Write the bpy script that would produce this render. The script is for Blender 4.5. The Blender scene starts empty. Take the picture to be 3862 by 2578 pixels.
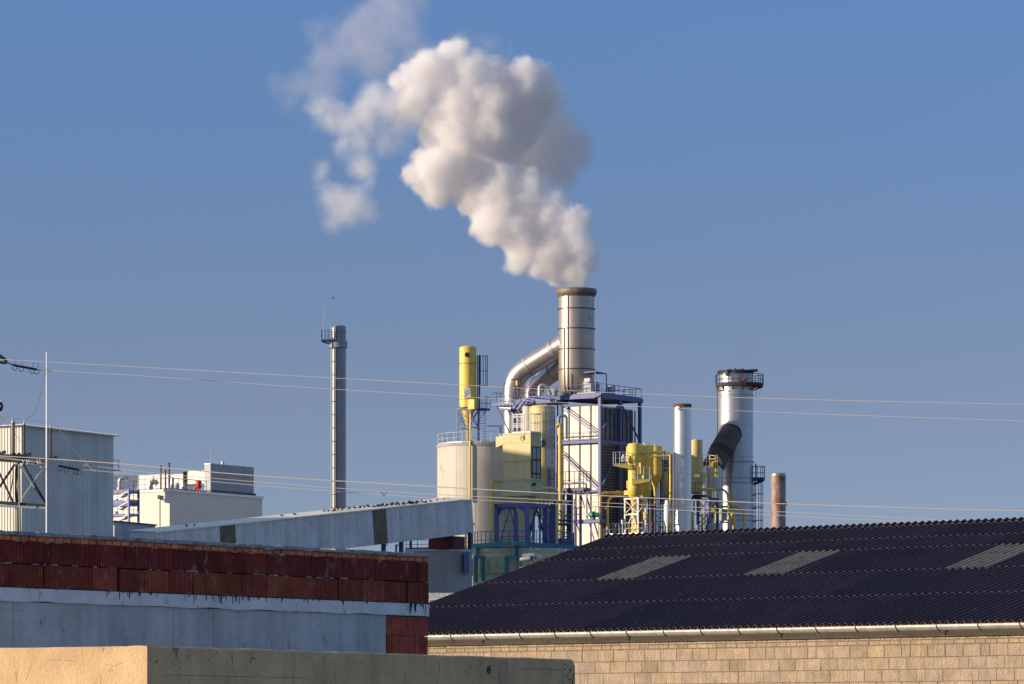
import bpy, bmesh, math, random
import numpy as np
from mathutils import Vector, Matrix, noise
R = math.radians
random.seed(7)
scn = bpy.context.scene
COL = scn.collection
F = 15500.0      # focal length in pixels of the 3862 wide photograph
HX, HY = 1931.0, 2780.0
CAMZ = 1.6

# ---------------------------------------------------------------- helpers
def W(X, Y, D):
    return Vector(((X-HX)/F*D, D, CAMZ+(HY-Y)/F*D))
def xw(X, D): return (X-HX)/F*D
def zw(Y, D): return CAMZ+(HY-Y)/F*D
def px(n, D): return n*D/F

class Fr:
    """horizontal frame: origin + a*u + b*v (u right and away, v right and near)"""
    def __init__(s, X, D, u=(.555,.832), v=(.832,-.555)):
        s.o = Vector((xw(X,D), D, 0)); s.u = Vector((u[0],u[1],0)).normalized(); s.v = Vector((v[0],v[1],0)).normalized()
    def p(s, a, b, z): 
        q = s.o+s.u*a+s.v*b
        return Vector((q.x, q.y, z))
    def ln(s, X2, d, a=0, b=0):
        """length along d (Vector) from (a,b) until the photo column X2"""
        k = (X2-HX)/F; o = s.o+s.u*a+s.v*b
        return (k*o.y-o.x)/(d.x-k*d.y)

class MB:
    def __init__(s): s.v=[]; s.f=[]; s.sm=[]; s.c=[]; s.cc=None
    def face(s, pts, smooth=False):
        n=len(s.v); s.v += [tuple(p) for p in pts]; s.f.append(list(range(n,n+len(pts)))); s.sm.append(smooth); s.c.append(s.cc)
    def mesh(s, pts, faces, smooth=False):
        n=len(s.v); s.v += [tuple(p) for p in pts]
        for f in faces: s.f.append([n+i for i in f]); s.sm.append(smooth); s.c.append(s.cc)
    def hexa(s, p):      # 8 corners: bottom 0-3, top 4-7
        s.mesh(p, [(3,2,1,0),(4,5,6,7),(0,1,5,4),(1,2,6,5),(2,3,7,6),(3,0,4,7)])
        return s
    def box(s, fr, a0,a1,b0,b1,z0,z1):
        return s.hexa([fr.p(a0,b0,z0),fr.p(a1,b0,z0),fr.p(a1,b1,z0),fr.p(a0,b1,z0),
                fr.p(a0,b0,z1),fr.p(a1,b0,z1),fr.p(a1,b1,z1),fr.p(a0,b1,z1)])
    def beam(s, p, q, w=.1, h=None, up=Vector((0,0,1))):
        p=Vector(p); q=Vector(q); h=h or w; d=(q-p).normalized()
        if abs(d.dot(up))>.98: up=Vector((.555,.832,0))
        x=d.cross(up).normalized()*w/2; y=x.cross(d).normalized()*h/2
        return s.hexa([p-x-y,p+x-y,p+x+y,p-x+y,q-x-y,q+x-y,q+x+y,q-x+y])
    def tube(s, p, q, r, r2=None, n=12, caps=True):
        return s.path([p,q],[r, r if r2 is None else r2], n, caps)
    def path(s, pts, rad, n=12, caps=True, smooth=True):
        pts=[Vector(p) for p in pts]
        if not hasattr(rad,'__len__'): rad=[rad]*len(pts)
        ref=None; rings=[]
        for i,p in enumerate(pts):
            a=pts[max(i-1,0)]; b=pts[min(i+1,len(pts)-1)]
            d=(b-a)
            if 0<i<len(pts)-1:
                d=(pts[i]-a).normalized()+(b-pts[i]).normalized()
            d.normalize()
            if ref is None:
                ref = Vector((1,0,0)) if abs(d.x)<.9 else Vector((0,1,0))
            x=(ref-d*ref.dot(d)).normalized(); y=d.cross(x); ref=x
            rings.append([p+(x*math.cos(2*math.pi*k/n)+y*math.sin(2*math.pi*k/n))*rad[i] for k in range(n)])
        V=[v for r_ in rings for v in r_]
        Fc=[]
        for i in range(len(pts)-1):
            for k in range(n):
                Fc.append((i*n+k,i*n+(k+1)%n,(i+1)*n+(k+1)%n,(i+1)*n+k))
        s.mesh(V,Fc,smooth)
        if caps:
            s.face(list(reversed(rings[0]))); s.face(rings[-1])
        return s
    def lathe(s, c, prof, n=40, smooth=True, cap=True):
        """c=(x,y); prof=[(r,z)...] bottom to top"""
        V=[];Fc=[]
        for (r,z) in prof:
            for k in range(n):
                a=2*math.pi*k/n; V.append((c[0]+r*math.cos(a),c[1]+r*math.sin(a),z))
        m=len(prof)
        n0=len(s.v)
        for i in range(m-1):
            for k in range(n): Fc.append((i*n+k,i*n+(k+1)%n,(i+1)*n+(k+1)%n,(i+1)*n+k))
        s.mesh(V,Fc,smooth)
        if cap:
            if prof[-1][0]>.001: s.face(V[(m-1)*n:])
            if prof[0][0]>.001: s.face(list(reversed(V[:n])))
        return s
    def ring(s, c, r, w, z0, z1, n=40):
        """flat collar around radius r"""
        s.lathe(c,[(r,z0),(r+w,z0),(r+w,z1),(r,z1)],n,smooth=False,cap=False); return s
    def rail(s, pts, h=1.1, r=.03, sp=1.4, mid=True, closed=False, n=6, toe=True):
        pts=[Vector(p) for p in pts]
        if closed: pts=pts+[pts[0]]
        up=Vector((0,0,h))
        for a,b in zip(pts,pts[1:]):
            s.tube(a+up,b+up,r,n=n,caps=False)
            if mid: s.tube(a+up*.5,b+up*.5,r*.8,n=n,caps=False)
            if toe: s.beam(a+Vector((0,0,.07)),b+Vector((0,0,.07)),.012,.12)
            L=(b-a).length; k=max(1,round(L/sp))
            for i in range(k+(b is pts[-1] and not closed)): 
                q=a.lerp(b,i/k); s.tube(q,q+up,r,n=n,caps=False)
        return s
    def ladder(s, p, ztop, side=Vector((1,0,0)), w=.42, r=.025, step=.3, cage=None, out=Vector((0,-1,0))):
        p=Vector(p); side=side.normalized()
        for sg in (-1,1):
            a=p+side*w/2*sg; s.tube(a,Vector((a.x,a.y,ztop)),r,n=6)
        z=p.z+step
        while z<ztop:
            a=p+side*w/2; b=p-side*w/2
            s.tube((a.x,a.y,z),(b.x,b.y,z),r*.7,n=5,caps=False); z+=step
        if cage:
            z=cage[0]; rr=.38
            c=p+out*rr
            angs=[R(a) for a in (-150,-110,-70,-30,10,50)]
            def cp(t,z): 
                q=c+(side*math.cos(t)+out*math.sin(t))*rr
                return Vector((q.x,q.y,z))
            T=[math.pi*(-.25+1.5*i/10) for i in range(11)]
            while z<=ztop+1.0:
                s.path([cp(t,z) for t in T],r*.9,n=4,caps=False); z+=.9
            for t in (T[0],T[2],T[4],T[5],T[6],T[8],T[10]):
                s.tube(cp(t,cage[0]),cp(t,ztop+1.0),r*.7,n=4,caps=False)
        return s
    def build(s, name, mat, parent=None, attr=False):
        me=bpy.data.meshes.new(name)
        off=Vector((0,0,0))
        if parent is not None: off=parent['_b'] if '_b' in parent else Vector((0,0,0)); off=Vector(off)
        else:
            V=np.array(s.v); mn=V.min(0); mx=V.max(0); off=Vector(((mn[0]+mx[0])/2,(mn[1]+mx[1])/2,mn[2]))
        me.from_pydata([(a[0]-off.x,a[1]-off.y,a[2]-off.z) for a in s.v],[],s.f)
        me.polygons.foreach_set('use_smooth',s.sm)
        if attr:
            ca=me.color_attributes.new('tone','FLOAT_COLOR','CORNER'); dat=[]
            for f,c in zip(s.f,s.c):
                c=c or (1,1,1)
                if not hasattr(c,'__len__'): c=(c,c,c)
                dat += [c[0],c[1],c[2],1.0]*len(f)
            ca.data.foreach_set('color',dat)
        me.update()
        if mat: me.materials.append(mat)
        o=bpy.data.objects.new(name,me); COL.objects.link(o)
        o['_b']=list(off)
        if parent is not None: o.parent=parent
        else: o.location=off
        return o

ALL=[]
def thing(name,label,cat,loc,group=None,kind=None):
    o=bpy.data.objects.new(name,None); COL.objects.link(o); o.location=loc; o['_b']=list(Vector(loc))
    o.empty_display_size=.3
    tag(o,label,cat,group,kind); return o
def tag(o,label,cat=None,group=None,kind=None):
    o['label']=label
    if cat: o['category']=cat
    if group: o['group']=group
    if kind: o['kind']=kind
    return o
def strct(o,label=None):
    o['kind']='structure'
    if label: o['label']=label
    return o
def bend(pts, rad, n=5):
    """round the corners of a polyline"""
    pts=[Vector(p) for p in pts]; out=[pts[0]]
    for i in range(1,len(pts)-1):
        a,b,c=pts[i-1],pts[i],pts[i+1]
        r=min(rad,(a-b).length*.49,(c-b).length*.49)
        p=b+(a-b).normalized()*r; q=b+(c-b).normalized()*r
        for k in range(n+1):
            t=k/n; out.append(p*(1-t)**2+b*2*t*(1-t)+q*t*t)
    out.append(pts[-1]); return out

# ---------------------------------------------------------------- materials
def mat(name, col, rough=.6, metal=0., var=.12, scale=1.2, streak=0., bump=0., bscale=20., dirt=None, dirt_amt=0., dscale=.6, spec=.4, attr=False, coat=0.):
    m=bpy.data.materials.new(name); m.use_nodes=True; nt=m.node_tree; N=nt.nodes; L=nt.links
    bs=N['Principled BSDF']; bs.inputs['Roughness'].default_value=rough; bs.inputs['Metallic'].default_value=metal
    bs.inputs['Specular IOR Level'].default_value=spec
    if coat: bs.inputs['Coat Weight'].default_value=coat
    tc=N.new('ShaderNodeTexCoord')
    src=None
    base=N.new('ShaderNodeRGB'); base.outputs[0].default_value=(*col,1); cur=base.outputs[0]
    if attr:
        at=N.new('ShaderNodeAttribute'); at.attribute_name='tone'
        mx=N.new('ShaderNodeMix'); mx.data_type='RGBA'; mx.blend_type='MULTIPLY'; mx.inputs[0].default_value=1
        L.new(cur,mx.inputs[6]); L.new(at.outputs['Color'],mx.inputs[7]); cur=mx.outputs[2]
    if var:
        n1=N.new('ShaderNodeTexNoise'); n1.inputs['Scale'].default_value=scale; n1.inputs['Detail'].default_value=6; n1.inputs['Roughness'].default_value=.65
        L.new(tc.outputs['Object'],n1.inputs['Vector'])
        mr=N.new('ShaderNodeMapRange'); mr.inputs[1].default_value=.3; mr.inputs[2].default_value=.7; mr.inputs[3].default_value=1-var; mr.inputs[4].default_value=1+var
        L.new(n1.outputs['Fac'],mr.inputs[0])
        mx=N.new('ShaderNodeMix'); mx.data_type='RGBA'; mx.blend_type='MULTIPLY'; mx.inputs[0].default_value=1
        L.new(cur,mx.inputs[6]); L.new(mr.outputs[0],mx.inputs[7]); cur=mx.outputs[2]
    if streak:
        mp=N.new('ShaderNodeMapping'); mp.inputs['Scale'].default_value=(3,3,.15); L.new(tc.outputs['Object'],mp.inputs[0])
        n2=N.new('ShaderNodeTexNoise'); n2.inputs['Scale'].default_value=scale*1.6; n2.inputs['Detail'].default_value=5; L.new(mp.outputs[0],n2.inputs['Vector'])
        mr=N.new('ShaderNodeMapRange'); mr.inputs[1].default_value=.45; mr.inputs[2].default_value=.75; mr.inputs[3].default_value=1; mr.inputs[4].default_value=1-streak
        L.new(n2.outputs['Fac'],mr.inputs[0])
        mx=N.new('ShaderNodeMix'); mx.data_type='RGBA'; mx.blend_type='MULTIPLY'; mx.inputs[0].default_value=1
        L.new(cur,mx.inputs[6]); L.new(mr.outputs[0],mx.inputs[7]); cur=mx.outputs[2]
    if dirt:
        mp=N.new('ShaderNodeMapping'); mp.inputs['Scale'].default_value=(1,1,.45); L.new(tc.outputs['Object'],mp.inputs[0])
        n3=N.new('ShaderNodeTexNoise'); n3.inputs['Scale'].default_value=dscale; n3.inputs['Detail'].default_value=8; n3.inputs['Roughness'].default_value=.7; L.new(mp.outputs[0],n3.inputs['Vector'])
        mr=N.new('ShaderNodeMapRange'); mr.inputs[1].default_value=.62-dirt_amt*.35; mr.inputs[2].default_value=.72-dirt_amt*.3
        L.new(n3.outputs['Fac'],mr.inputs[0])
        mx=N.new('ShaderNodeMix'); mx.data_type='RGBA'
        L.new(mr.outputs[0],mx.inputs[0]); L.new(cur,mx.inputs[6]); mx.inputs[7].default_value=(*dirt,1); cur=mx.outputs[2]
    L.new(cur,bs.inputs['Base Color'])
    if bump:
        n4=N.new('ShaderNodeTexNoise'); n4.inputs['Scale'].default_value=bscale; n4.inputs['Detail'].default_value=6; L.new(tc.outputs['Object'],n4.inputs['Vector'])
        b=N.new('ShaderNodeBump'); b.inputs['Strength'].default_value=bump; b.inputs['Distance'].default_value=.05; L.new(n4.outputs['Fac'],b.inputs['Height']); L.new(b.outputs[0],bs.inputs['Normal'])
    return m

# ---------------------------------------------------------------- camera, light, sky
cam=bpy.data.cameras.new('camera'); co=bpy.data.objects.new('camera',cam); COL.objects.link(co)
co.location=(0,0,CAMZ); co.rotation_euler=(R(90),0,0)
cam.sensor_width=36; cam.lens=36*F/3862; cam.shift_y=(HY-1289)/3862; cam.clip_start=.5; cam.clip_end=20000
scn.camera=co

SUN_EL=13.0
SD=Vector((-.97,-.24,0)).normalized()      # towards the sun, horizontally
SV=(SD*math.cos(R(SUN_EL))+Vector((0,0,math.sin(R(SUN_EL))))).normalized()
sl=bpy.data.lights.new('sun','SUN'); so=bpy.data.objects.new('sun',sl); COL.objects.link(so)
sl.energy=SUN_E if 'SUN_E' in globals() else 4.7; sl.angle=R(.55); sl.color=(1.0,.82,.60)
so.rotation_euler=SV.to_track_quat('Z','Y').to_euler()
so.location=(-40,-20,60)

w=bpy.data.worlds.new('World'); scn.world=w; w.use_nodes=True; nt=w.node_tree; N=nt.nodes; L=nt.links
bg=N['Background']
sky=N.new('ShaderNodeTexSky'); sky.sky_type='NISHITA'; sky.sun_disc=False
sky.sun_elevation=R(SUN_EL); sky.sun_rotation=math.atan2(SD.x,SD.y)%(2*math.pi)
sky.air_density=1.0; sky.dust_density=.6; sky.ozone_density=2.5; sky.altitude=200
SKYN=sky
tc=N.new('ShaderNodeTexCoord'); sx=N.new('ShaderNodeSeparateXYZ'); cx=N.new('ShaderNodeCombineXYZ'); ma=N.new('ShaderNodeMath'); ma.operation='MULTIPLY_ADD'
ma.inputs[1].default_value=2.0; ma.inputs[2].default_value=.04      # clearer air near the horizon
L.new(tc.outputs['Generated'],sx.inputs[0]); L.new(sx.outputs[0],cx.inputs[0]); L.new(sx.outputs[1],cx.inputs[1]); L.new(sx.outputs[2],ma.inputs[0]); L.new(ma.outputs[0],cx.inputs[2]); L.new(cx.outputs[0],sky.inputs[0])
mr=N.new('ShaderNodeMapRange'); mr.inputs[1].default_value=0; mr.inputs[2].default_value=.4; L.new(sx.outputs[2],mr.inputs[0])
cr=N.new('ShaderNodeValToRGB'); L.new(mr.outputs[0],cr.inputs[0])
pts=[(0.,(.80,.68,.78)),(.0503,(1.0,.82,.88)),(.0826,(1.07,.84,.88)),(.115,(1.08,.945,1.02)),(.147,(1.06,1.065,1.22)),(.179,(1.10,1.20,1.43)),(.24,(1.3,1.55,1.8)),(.4,(3.4,2.9,2.6))]
cr.color_ramp.elements[0].position=0; cr.color_ramp.elements[1].position=1
for i,(z_,c_) in enumerate(pts):
    e=cr.color_ramp.elements[0] if i==0 else (cr.color_ramp.elements[-1] if i==len(pts)-1 else cr.color_ramp.elements.new(z_/.4))
    e.color=(c_[0]/4,c_[1]/4,c_[2]/4,1)
mx=N.new('ShaderNodeMix'); mx.data_type='RGBA'; mx.blend_type='MULTIPLY'; mx.inputs[0].default_value=1
L.new(sky.outputs[0],mx.inputs[6]); L.new(cr.outputs[0],mx.inputs[7])
vm=N.new('ShaderNodeVectorMath'); vm.operation='SCALE'; vm.inputs['Scale'].default_value=4.0
L.new(mx.outputs[2],vm.inputs[0]); L.new(vm.outputs[0],bg.inputs[0]); bg.inputs[1].default_value=.102
vs=scn.view_settings; vs.view_transform='Standard'; vs.look='None'; vs.gamma=1; vs.exposure=.42
cy=scn.cycles; cy.use_denoising=True; cy.volume_bounces=18; cy.max_bounces=20; cy.diffuse_bounces=3; cy.glossy_bounces=3
cy.transparent_max_bounces=16; cy.sample_clamp_indirect=4
try: cy.denoiser='OPENIMAGEDENOISE'; cy.denoising_input_passes='RGB_ALBEDO_NORMAL'
except Exception: pass
cy.volume_max_steps=256
# ---------------------------------------------------------------- palette
M=dict(
 ground=mat('ground',(.16,.14,.11),.95,var=.3,scale=.2),
 clay=mat('clay_block',(.265,.050,.036),.9,var=.30,scale=5,streak=.3,dirt=(.33,.20,.20),dirt_amt=.13,dscale=8,attr=True,bump=.2),
 claysm=mat('small_brick',(.62,.215,.095),.9,var=.28,scale=14,attr=True,bump=.3),
 tar=mat('tar',(.012,.011,.016),.6,var=0),
 joint=mat('dark_joint',(.030,.018,.018),.95,var=.2),
 cap=mat('mortar_cap',(.27,.27,.27),.95,var=.38,scale=6,bump=.6,bscale=14,dirt=(.06,.06,.07),dirt_amt=.22,dscale=7),
 beam=mat('pale_concrete',(.66,.68,.70),.9,var=.16,scale=3,bump=.25,bscale=20,dirt=(.25,.25,.26),dirt_amt=.12,dscale=4),
 conc=mat('grey_concrete',(.46,.48,.50),.9,var=.22,scale=1.6,bump=.2,bscale=25,streak=.22,dirt=(.22,.23,.23),dirt_amt=.09,dscale=6),
 ochre=mat('ochre_render',(.585,.405,.225),.92,var=.22,scale=1.6,bump=.2,bscale=34,streak=.12,dirt=(.20,.14,.10),dirt_amt=.05,dscale=6),
 block=mat('tan_block',(.40,.312,.225),.95,var=.24,scale=4,streak=.22,bump=.7,bscale=45,attr=True,dirt=(.28,.20,.13),dirt_amt=.08,dscale=9),
 mortar=mat('mortar',(.22,.165,.11),.95,var=.25,scale=12,bump=.6,bscale=30),  # mortar, darkened so the joints' shadow lines are in its colour
 roof=mat('roof_sheet',(.034,.0145,.0235),.50,var=.35,scale=1.2,attr=True,spec=.16,dirt=(.085,.070,.062),dirt_amt=.07,dscale=5),
 skyl=mat('roof_light',(.27,.205,.15),.75,var=.28,scale=6,dirt=(.13,.11,.10),dirt_amt=.25,dscale=4),
 zinc=mat('zinc',(.50,.50,.47),.42,metal=.55,var=.20,scale=2.5,streak=.25,dirt=(.30,.28,.24),dirt_amt=.10,dscale=4),
 zincd=mat('dull_zinc',(.36,.35,.32),.55,metal=.4,var=.14,scale=3),
 black=mat('black_metal',(.02,.02,.022),.6,var=.1),
 terra=mat('terracotta',(.42,.17,.08),.9,var=.2,scale=10),
)
def tn(v): return random.uniform(1-v,1+v)

# ---------------------------------------------------------------- ground
b=MB(); b.mesh([(-3000,-200,0),(3000,-200,0),(3000,9000,0),(-3000,9000,0)],[(0,1,2,3)])
strct(b.build('ground',M['ground']),'flat bare ground under the buildings')

# ---------------------------------------------------------------- unfinished brick building (left front)
fb=Fr(0,45,(.62,.784),(.784,-.62))
A0=-1.2; A1=fb.ln(1615.5,fb.u)
zb=lambda Y: zw(Y,45)
t=thing('brick_building','unfinished building with red clay block courses over a grey concrete beam','building',fb.p(3,-.15,0))
c=MB(); c.box(fb,A0,A1-.02,-.32,-.035,zb(2269),zb(2022)); c.box(fb,A1-.34,A1-.02,-5,-.33,0,zb(2022)); c.build('core_wall',M['joint'],t)
def groove(mb,a0,a1,z0,z1,pitch=.035,dep=.020,b0=0.,tone=1.):
    """fluted face of one hollow block"""
    n=max(2,round((a1-a0)/pitch)); st=(a1-a0)/n
    mb.cc=tone
    for k in range(n):
        x=a0+k*st
        for (p,q,bp,bq) in ((x,x+st*.18,b0-dep,b0),(x+st*.18,x+st*.70,b0,b0),(x+st*.70,x+st*.88,b0,b0-dep),(x+st*.88,x+st,b0-dep,b0-dep)):
            mb.face([fb.p(p,bp,z0),fb.p(q,bq,z0),fb.p(q,bq,z1),fb.p(p,bp,z1)])
    for z,s_ in ((z0,-1),(z1,1)):
        mb.face([fb.p(a0,b0-.002,z),fb.p(a1,b0-.002,z),fb.p(a1,-.05,z),fb.p(a0,-.05,z)])
    mb.face([fb.p(a0,b0-.003,z0),fb.p(a0,b0-.003,z1),fb.p(a0,-.05,z1),fb.p(a0,-.05,z0)])
    mb.face([fb.p(a1,b0-.003,z0),fb.p(a1,b0-.003,z1),fb.p(a1,-.05,z1),fb.p(a1,-.05,z0)])
cl=MB()
# upper course
a=A0
while a<A1-.05:
    e=min(a+.40*random.uniform(.96,1.04),A1-.16 if a<A1-.5 else A1)
    if a>A1-.2: break
    tone=random.uniform(.62,1.0)
    groove(cl,a+.003,e-.003,zb(2119),zb(2036)+random.uniform(-.004,.004),b0=random.uniform(-.004,.004),tone=(tone,tone*random.uniform(.8,1),tone))
    a=e
groove(cl,A1-.155,A1,zb(2119),zb(2036),pitch=.05,dep=.02,tone=.8)
# lower course, with the open joints of the photo
gaps=[-400,164,447,728,913,1004,1275,1534,1616]; wid={447:.055,728:.02,164:.014,1275:.02,1534:.03}
for X0,X1 in zip(gaps,gaps[1:]):
    a0=fb.ln(X0,fb.u)+wid.get(X0,.008)/2; a1=fb.ln(X1,fb.u)-wid.get(X1,.008)/2
    if X1==1616: a1=A1
    n=max(1,round((a1-a0)/.40)); st=(a1-a0)/n
    for k in range(n):
        tone=random.uniform(.85,1.4)
        if X1==1616: tone=.8
        groove(cl,a0+k*st+.002,a0+(k+1)*st-.002,zb(2209),zb(2123.5)+random.uniform(-.003,.003),b0=.008+random.uniform(-.004,.004),tone=(tone,tone*random.uniform(1.0,1.55),tone*.95))
# patch under the beam at the right end
aP=fb.ln(1457,fb.u)
for (z0,z1,ps) in ((zb(2350),zb(2273),(aP,aP+.42,A1)),(zb(2440),zb(2352),(aP+.03,aP+.12,A1-.16))):
    for p,q in zip(ps,ps[1:]):
        tone=random.uniform(1.5,1.9); groove(cl,p+.002,q-.002,z0,z1,b0=-.006,tone=(tone,tone*1.15,tone))
groove(cl,A1-.158,A1,zb(2440),zb(2352),pitch=.05,dep=.02,b0=-.006,tone=1.4)
random.seed(3)
mj=MB()
for _ in range(90):
    a=random.uniform(A0,A1-.1); z=random.choice([zb(2121),zb(2121),zb(2036),zb(2210)])+random.uniform(-.004,.004); w2=random.uniform(.015,.07); h2=random.uniform(.004,.011)
    P_=[fb.p(a+w2*math.cos(x)*random.uniform(.7,1.1),.012,z+h2*math.sin(x)*random.uniform(.6,1.3)) for x in np.linspace(0,5.6,9)]; Q_=[p-fb.v*.03 for p in P_]
    mj.mesh(P_+Q_,[tuple(range(9))]+[(i,(i+1)%9,(i+1)%9+9,i+9) for i in range(9)])
mj.build('squeezed_mortar',M['cap'],t)
cl.build('clay_block_wall',M['clay'],t,attr=True)
sm=MB(); a=A0
while a<A1-.03:
    wd=.137*random.uniform(.93,1.06)
    if abs(a+wd-A1)<.09: wd=A1-a
    z0=zb(2035); z1=zb(2015)+random.uniform(-.006,.006); bb=random.uniform(-.006,.006)
    a0,a1=a+.006,min(a+wd-.006,A1); tt=random.uniform(.65,1.15); sm.cc=(tt,tt*random.uniform(.85,1.1),tt*.95)
    k=.012   # chamfered front
    sm.mesh([fb.p(a0,bb-.01,z0),fb.p(a1,bb-.01,z0),fb.p(a1,bb-.01,z1),fb.p(a0,bb-.01,z1),
             fb.p(a0+k,bb,z0+k*.6),fb.p(a1-k,bb,z0+k*.6),fb.p(a1-k,bb,z1-k),fb.p(a0+k,bb,z1-k),
             fb.p(a0,-.04,z0),fb.p(a1,-.04,z0),fb.p(a1,-.04,z1),fb.p(a0,-.04,z1)],
            [(4,5,6,7),(0,1,5,4),(1,2,6,5),(2,3,7,6),(3,0,4,7),(0,8,9,1),(1,9,10,2),(2,10,11,3),(3,11,8,0)])
    a+=wd
sm.build('brick_row',M['claysm'],t,attr=True)
# lumpy mortar cap
cp=MB(); n=520; prof=[]
for i in range(n+1):
    a=A0+(A1-A0)*i/n
    w_=noise.noise(Vector((a*6,0,3)))*.018+noise.noise(Vector((a*25,5,1)))*.007
    low=zb(2016)-max(0,noise.noise(Vector((a*4.2,9,2))))*.035-abs(noise.noise(Vector((a*17,9,7))))*.014
    top=zb(1998)+noise.noise(Vector((a*3,2,8)))*.010+noise.noise(Vector((a*22,4,8)))*.008
    if noise.noise(Vector((a*2.1,31,5)))>.38: top-=.018
    fr_=.012+w_*.7
    prof.append([fb.p(a,fr_-.03,low),fb.p(a,fr_+.004,low+.012),fb.p(a,fr_+noise.noise(Vector((a*15,1,1)))*.008,(low+top)/2),fb.p(a,fr_-.004,top-.014),fb.p(a,fr_-.03,top),fb.p(a,-.33,top+.004),fb.p(a,-.33,low)])
V=[p for r_ in prof for p in r_]; Fc=[]
for i in range(n):
    for k in range(6): Fc.append((i*7+k,(i+1)*7+k,(i+1)*7+k+1,i*7+k+1))
Fc.append(tuple(n*7+k for k in range(7)))
cp.mesh(V,Fc,False); cp.build('mortar_cap',M['cap'],t)
# ring beam with ragged lower edge
rb=MB(); n=420; V=[];Fc=[]
for i in range(n+1):
    a=A0+(A1-A0)*i/n
    low=zb(2266)+noise.noise(Vector((a*2.2,3,3)))*.012+(noise.noise(Vector((a*30,3,9)))*.010 if a>2.2 else noise.noise(Vector((a*12,3,9)))*.004)
    V+= [fb.p(a,-.04,low),fb.p(a,.014,low+.004),fb.p(a,.016,zb(2213.5)),fb.p(a,-.04,zb(2212.5))]
for i in range(n):
    for k in range(3): Fc.append((i*4+k,(i+1)*4+k,(i+1)*4+k+1,i*4+k+1))
Fc.append((n*4,n*4+1,n*4+2,n*4+3))
rb.mesh(V,Fc); rb.build('ring_beam',M['beam'],t)
bt=MB(); bt.box(fb,A0,A1+.004,-.03,.022,zb(2212.2),zb(2209.6)); 
for (xa,xb_,nn,mx) in ((385,600,22,34),(700,1010,46,42),(1010,1110,8,28),(1140,1200,9,30),(1250,1440,14,22),(1540,1612,20,48),(100,140,3,10)):
    for _ in range(nn):
        X=random.uniform(xa,xb_); a=fb.ln(X,fb.u); L_=px(random.uniform(4,mx)*random.random()**.8,47)*.85; r_=random.uniform(.0022,.005)
        bt.box(fb,a-r_,a+r_,.010,.0205,zb(2212)-L_,zb(2212)); bt.box(fb,a-r_*.6,a+r_*.6,.010,.0195,zb(2212)-L_*1.25,zb(2212)-L_)
bt.build('tar_drips',M['tar'],t)
cw=MB(); cw.box(fb,A0,aP,-.30,-.008,0,zb(2266)); cw.box(fb,aP,A1-.01,-.30,-.055,0,zb(2266)); cw.build('concrete_wall',M['conc'],t)
jl=MB()
for X in (50,655,808): 
    a=fb.ln(X,fb.u); jl.box(fb,a-.004,a+.004,-.01,-.005,zb(2438) if X==50 else zb(2420),zb(2270))
jl.box(fb,A0,A0+1.6,-.01,-.005,zb(2298)-.003,zb(2298)+.003)
jl.build('board_joint',M['zincd'],t)

# ---------------------------------------------------------------- ochre yard wall (nearest)
fy=Fr(555,35,(.525,.851),(.851,-.525)); zt=zw(2435,35); L1=fy.ln(2169,fy.u)
t=thing('yard_wall','low ochre rendered wall with a sunlit left face and shaded right face','wall',fy.p(0,-.1,0))
def slabwall(name,p0,p1,thick_dir,z1,m,parent,n=90,round_end=False,seed=0.):
    mb=MB(); d=(p1-p0); V=[];Fc=[]; P_=7
    for i in range(n+1):
        q=p0+d*(i/n); s_=(d.length*i/n)
        zz=z1+noise.noise(Vector((s_*2+seed,1,1)))*.008+noise.noise(Vector((s_*12+seed,1,1)))*.003
        if round_end:
            e=d.length-s_
            if e<.06: zz-= (.06-math.sqrt(max(0,.06**2-(.06-e)**2)))
        k=.012
        V+=[Vector((q.x,q.y,0)),Vector((q.x,q.y,zz-.35)),Vector((q.x,q.y,zz-k)),Vector((q.x,q.y,zz))+thick_dir*k,Vector((q.x,q.y,zz+.004))+thick_dir*.11,Vector((q.x,q.y,zz))+thick_dir*.22,Vector((q.x,q.y,0))+thick_dir*.22]
    for i in range(n):
        for k in range(P_-1): Fc.append((i*P_+k,(i+1)*P_+k,(i+1)*P_+k+1,i*P_+k+1))
    Fc.append(tuple(n*P_+k for k in range(P_))); Fc.append(tuple(range(P_)))
    mb.mesh(V,Fc); return mb.build(name,m,parent)
o0=fy.o.copy()
vl=Vector((-.881,.474,0)).normalized()
slabwall('wall_panel',o0,o0+fy.u*L1,-fy.v,zt,M['ochre'],t,round_end=True,n=160)
slabwall('wall_panel',o0+vl*.003,o0+vl*6,fy.u*.9+vl*0,zt-.002,M['ochre'],t,n=120,seed=40.)
# formwork line, anchor hole and pits
k=MB()
k.box(fy,.25,2.4,-.01,.0012,zt-.245,zt-.2425); k.box(fy,6.05,6.85,-.01,.0012,zt-.105,zt-.103)
ah=fy.ln(1843,fy.u); zc=zw(2522,39.2)
k.path([fy.p(ah+.03*math.cos(x),.002,zc+.036*math.sin(x)) for x in np.linspace(0,6.283,15)],.006,n=6,caps=False)
k.lathe((0,0),[]) if False else None
k.mesh([fy.p(ah+.016*math.cos(x),.0018,zc+.02*math.sin(x)) for x in np.linspace(0,5.8,12)],[tuple(range(12))])
ah2=fy.ln(953,fy.u); zc2=zw(2497,36.6)
k.path([fy.p(ah2+.035*math.cos(x),.001,zc2+.035*math.sin(x)) for x in np.linspace(.6,3.4,9)],.004,n=4,caps=False)
random.seed(5)
for _ in range(230):
    a_=random.uniform(.05,L1-.06); zz=zt-.03-abs(random.gauss(0,.13))
    if a_>6.6 or a_<.3 or random.random()<.5:
        r_=random.uniform(.002,.007); 
        k.mesh([fy.p(a_+r_*math.cos(x)*random.uniform(.6,1.2),.0012,zz+r_*1.5*math.sin(x)) for x in (0,.9,1.9,3.1,4.2,5.3)],[tuple(range(6))])
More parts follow.
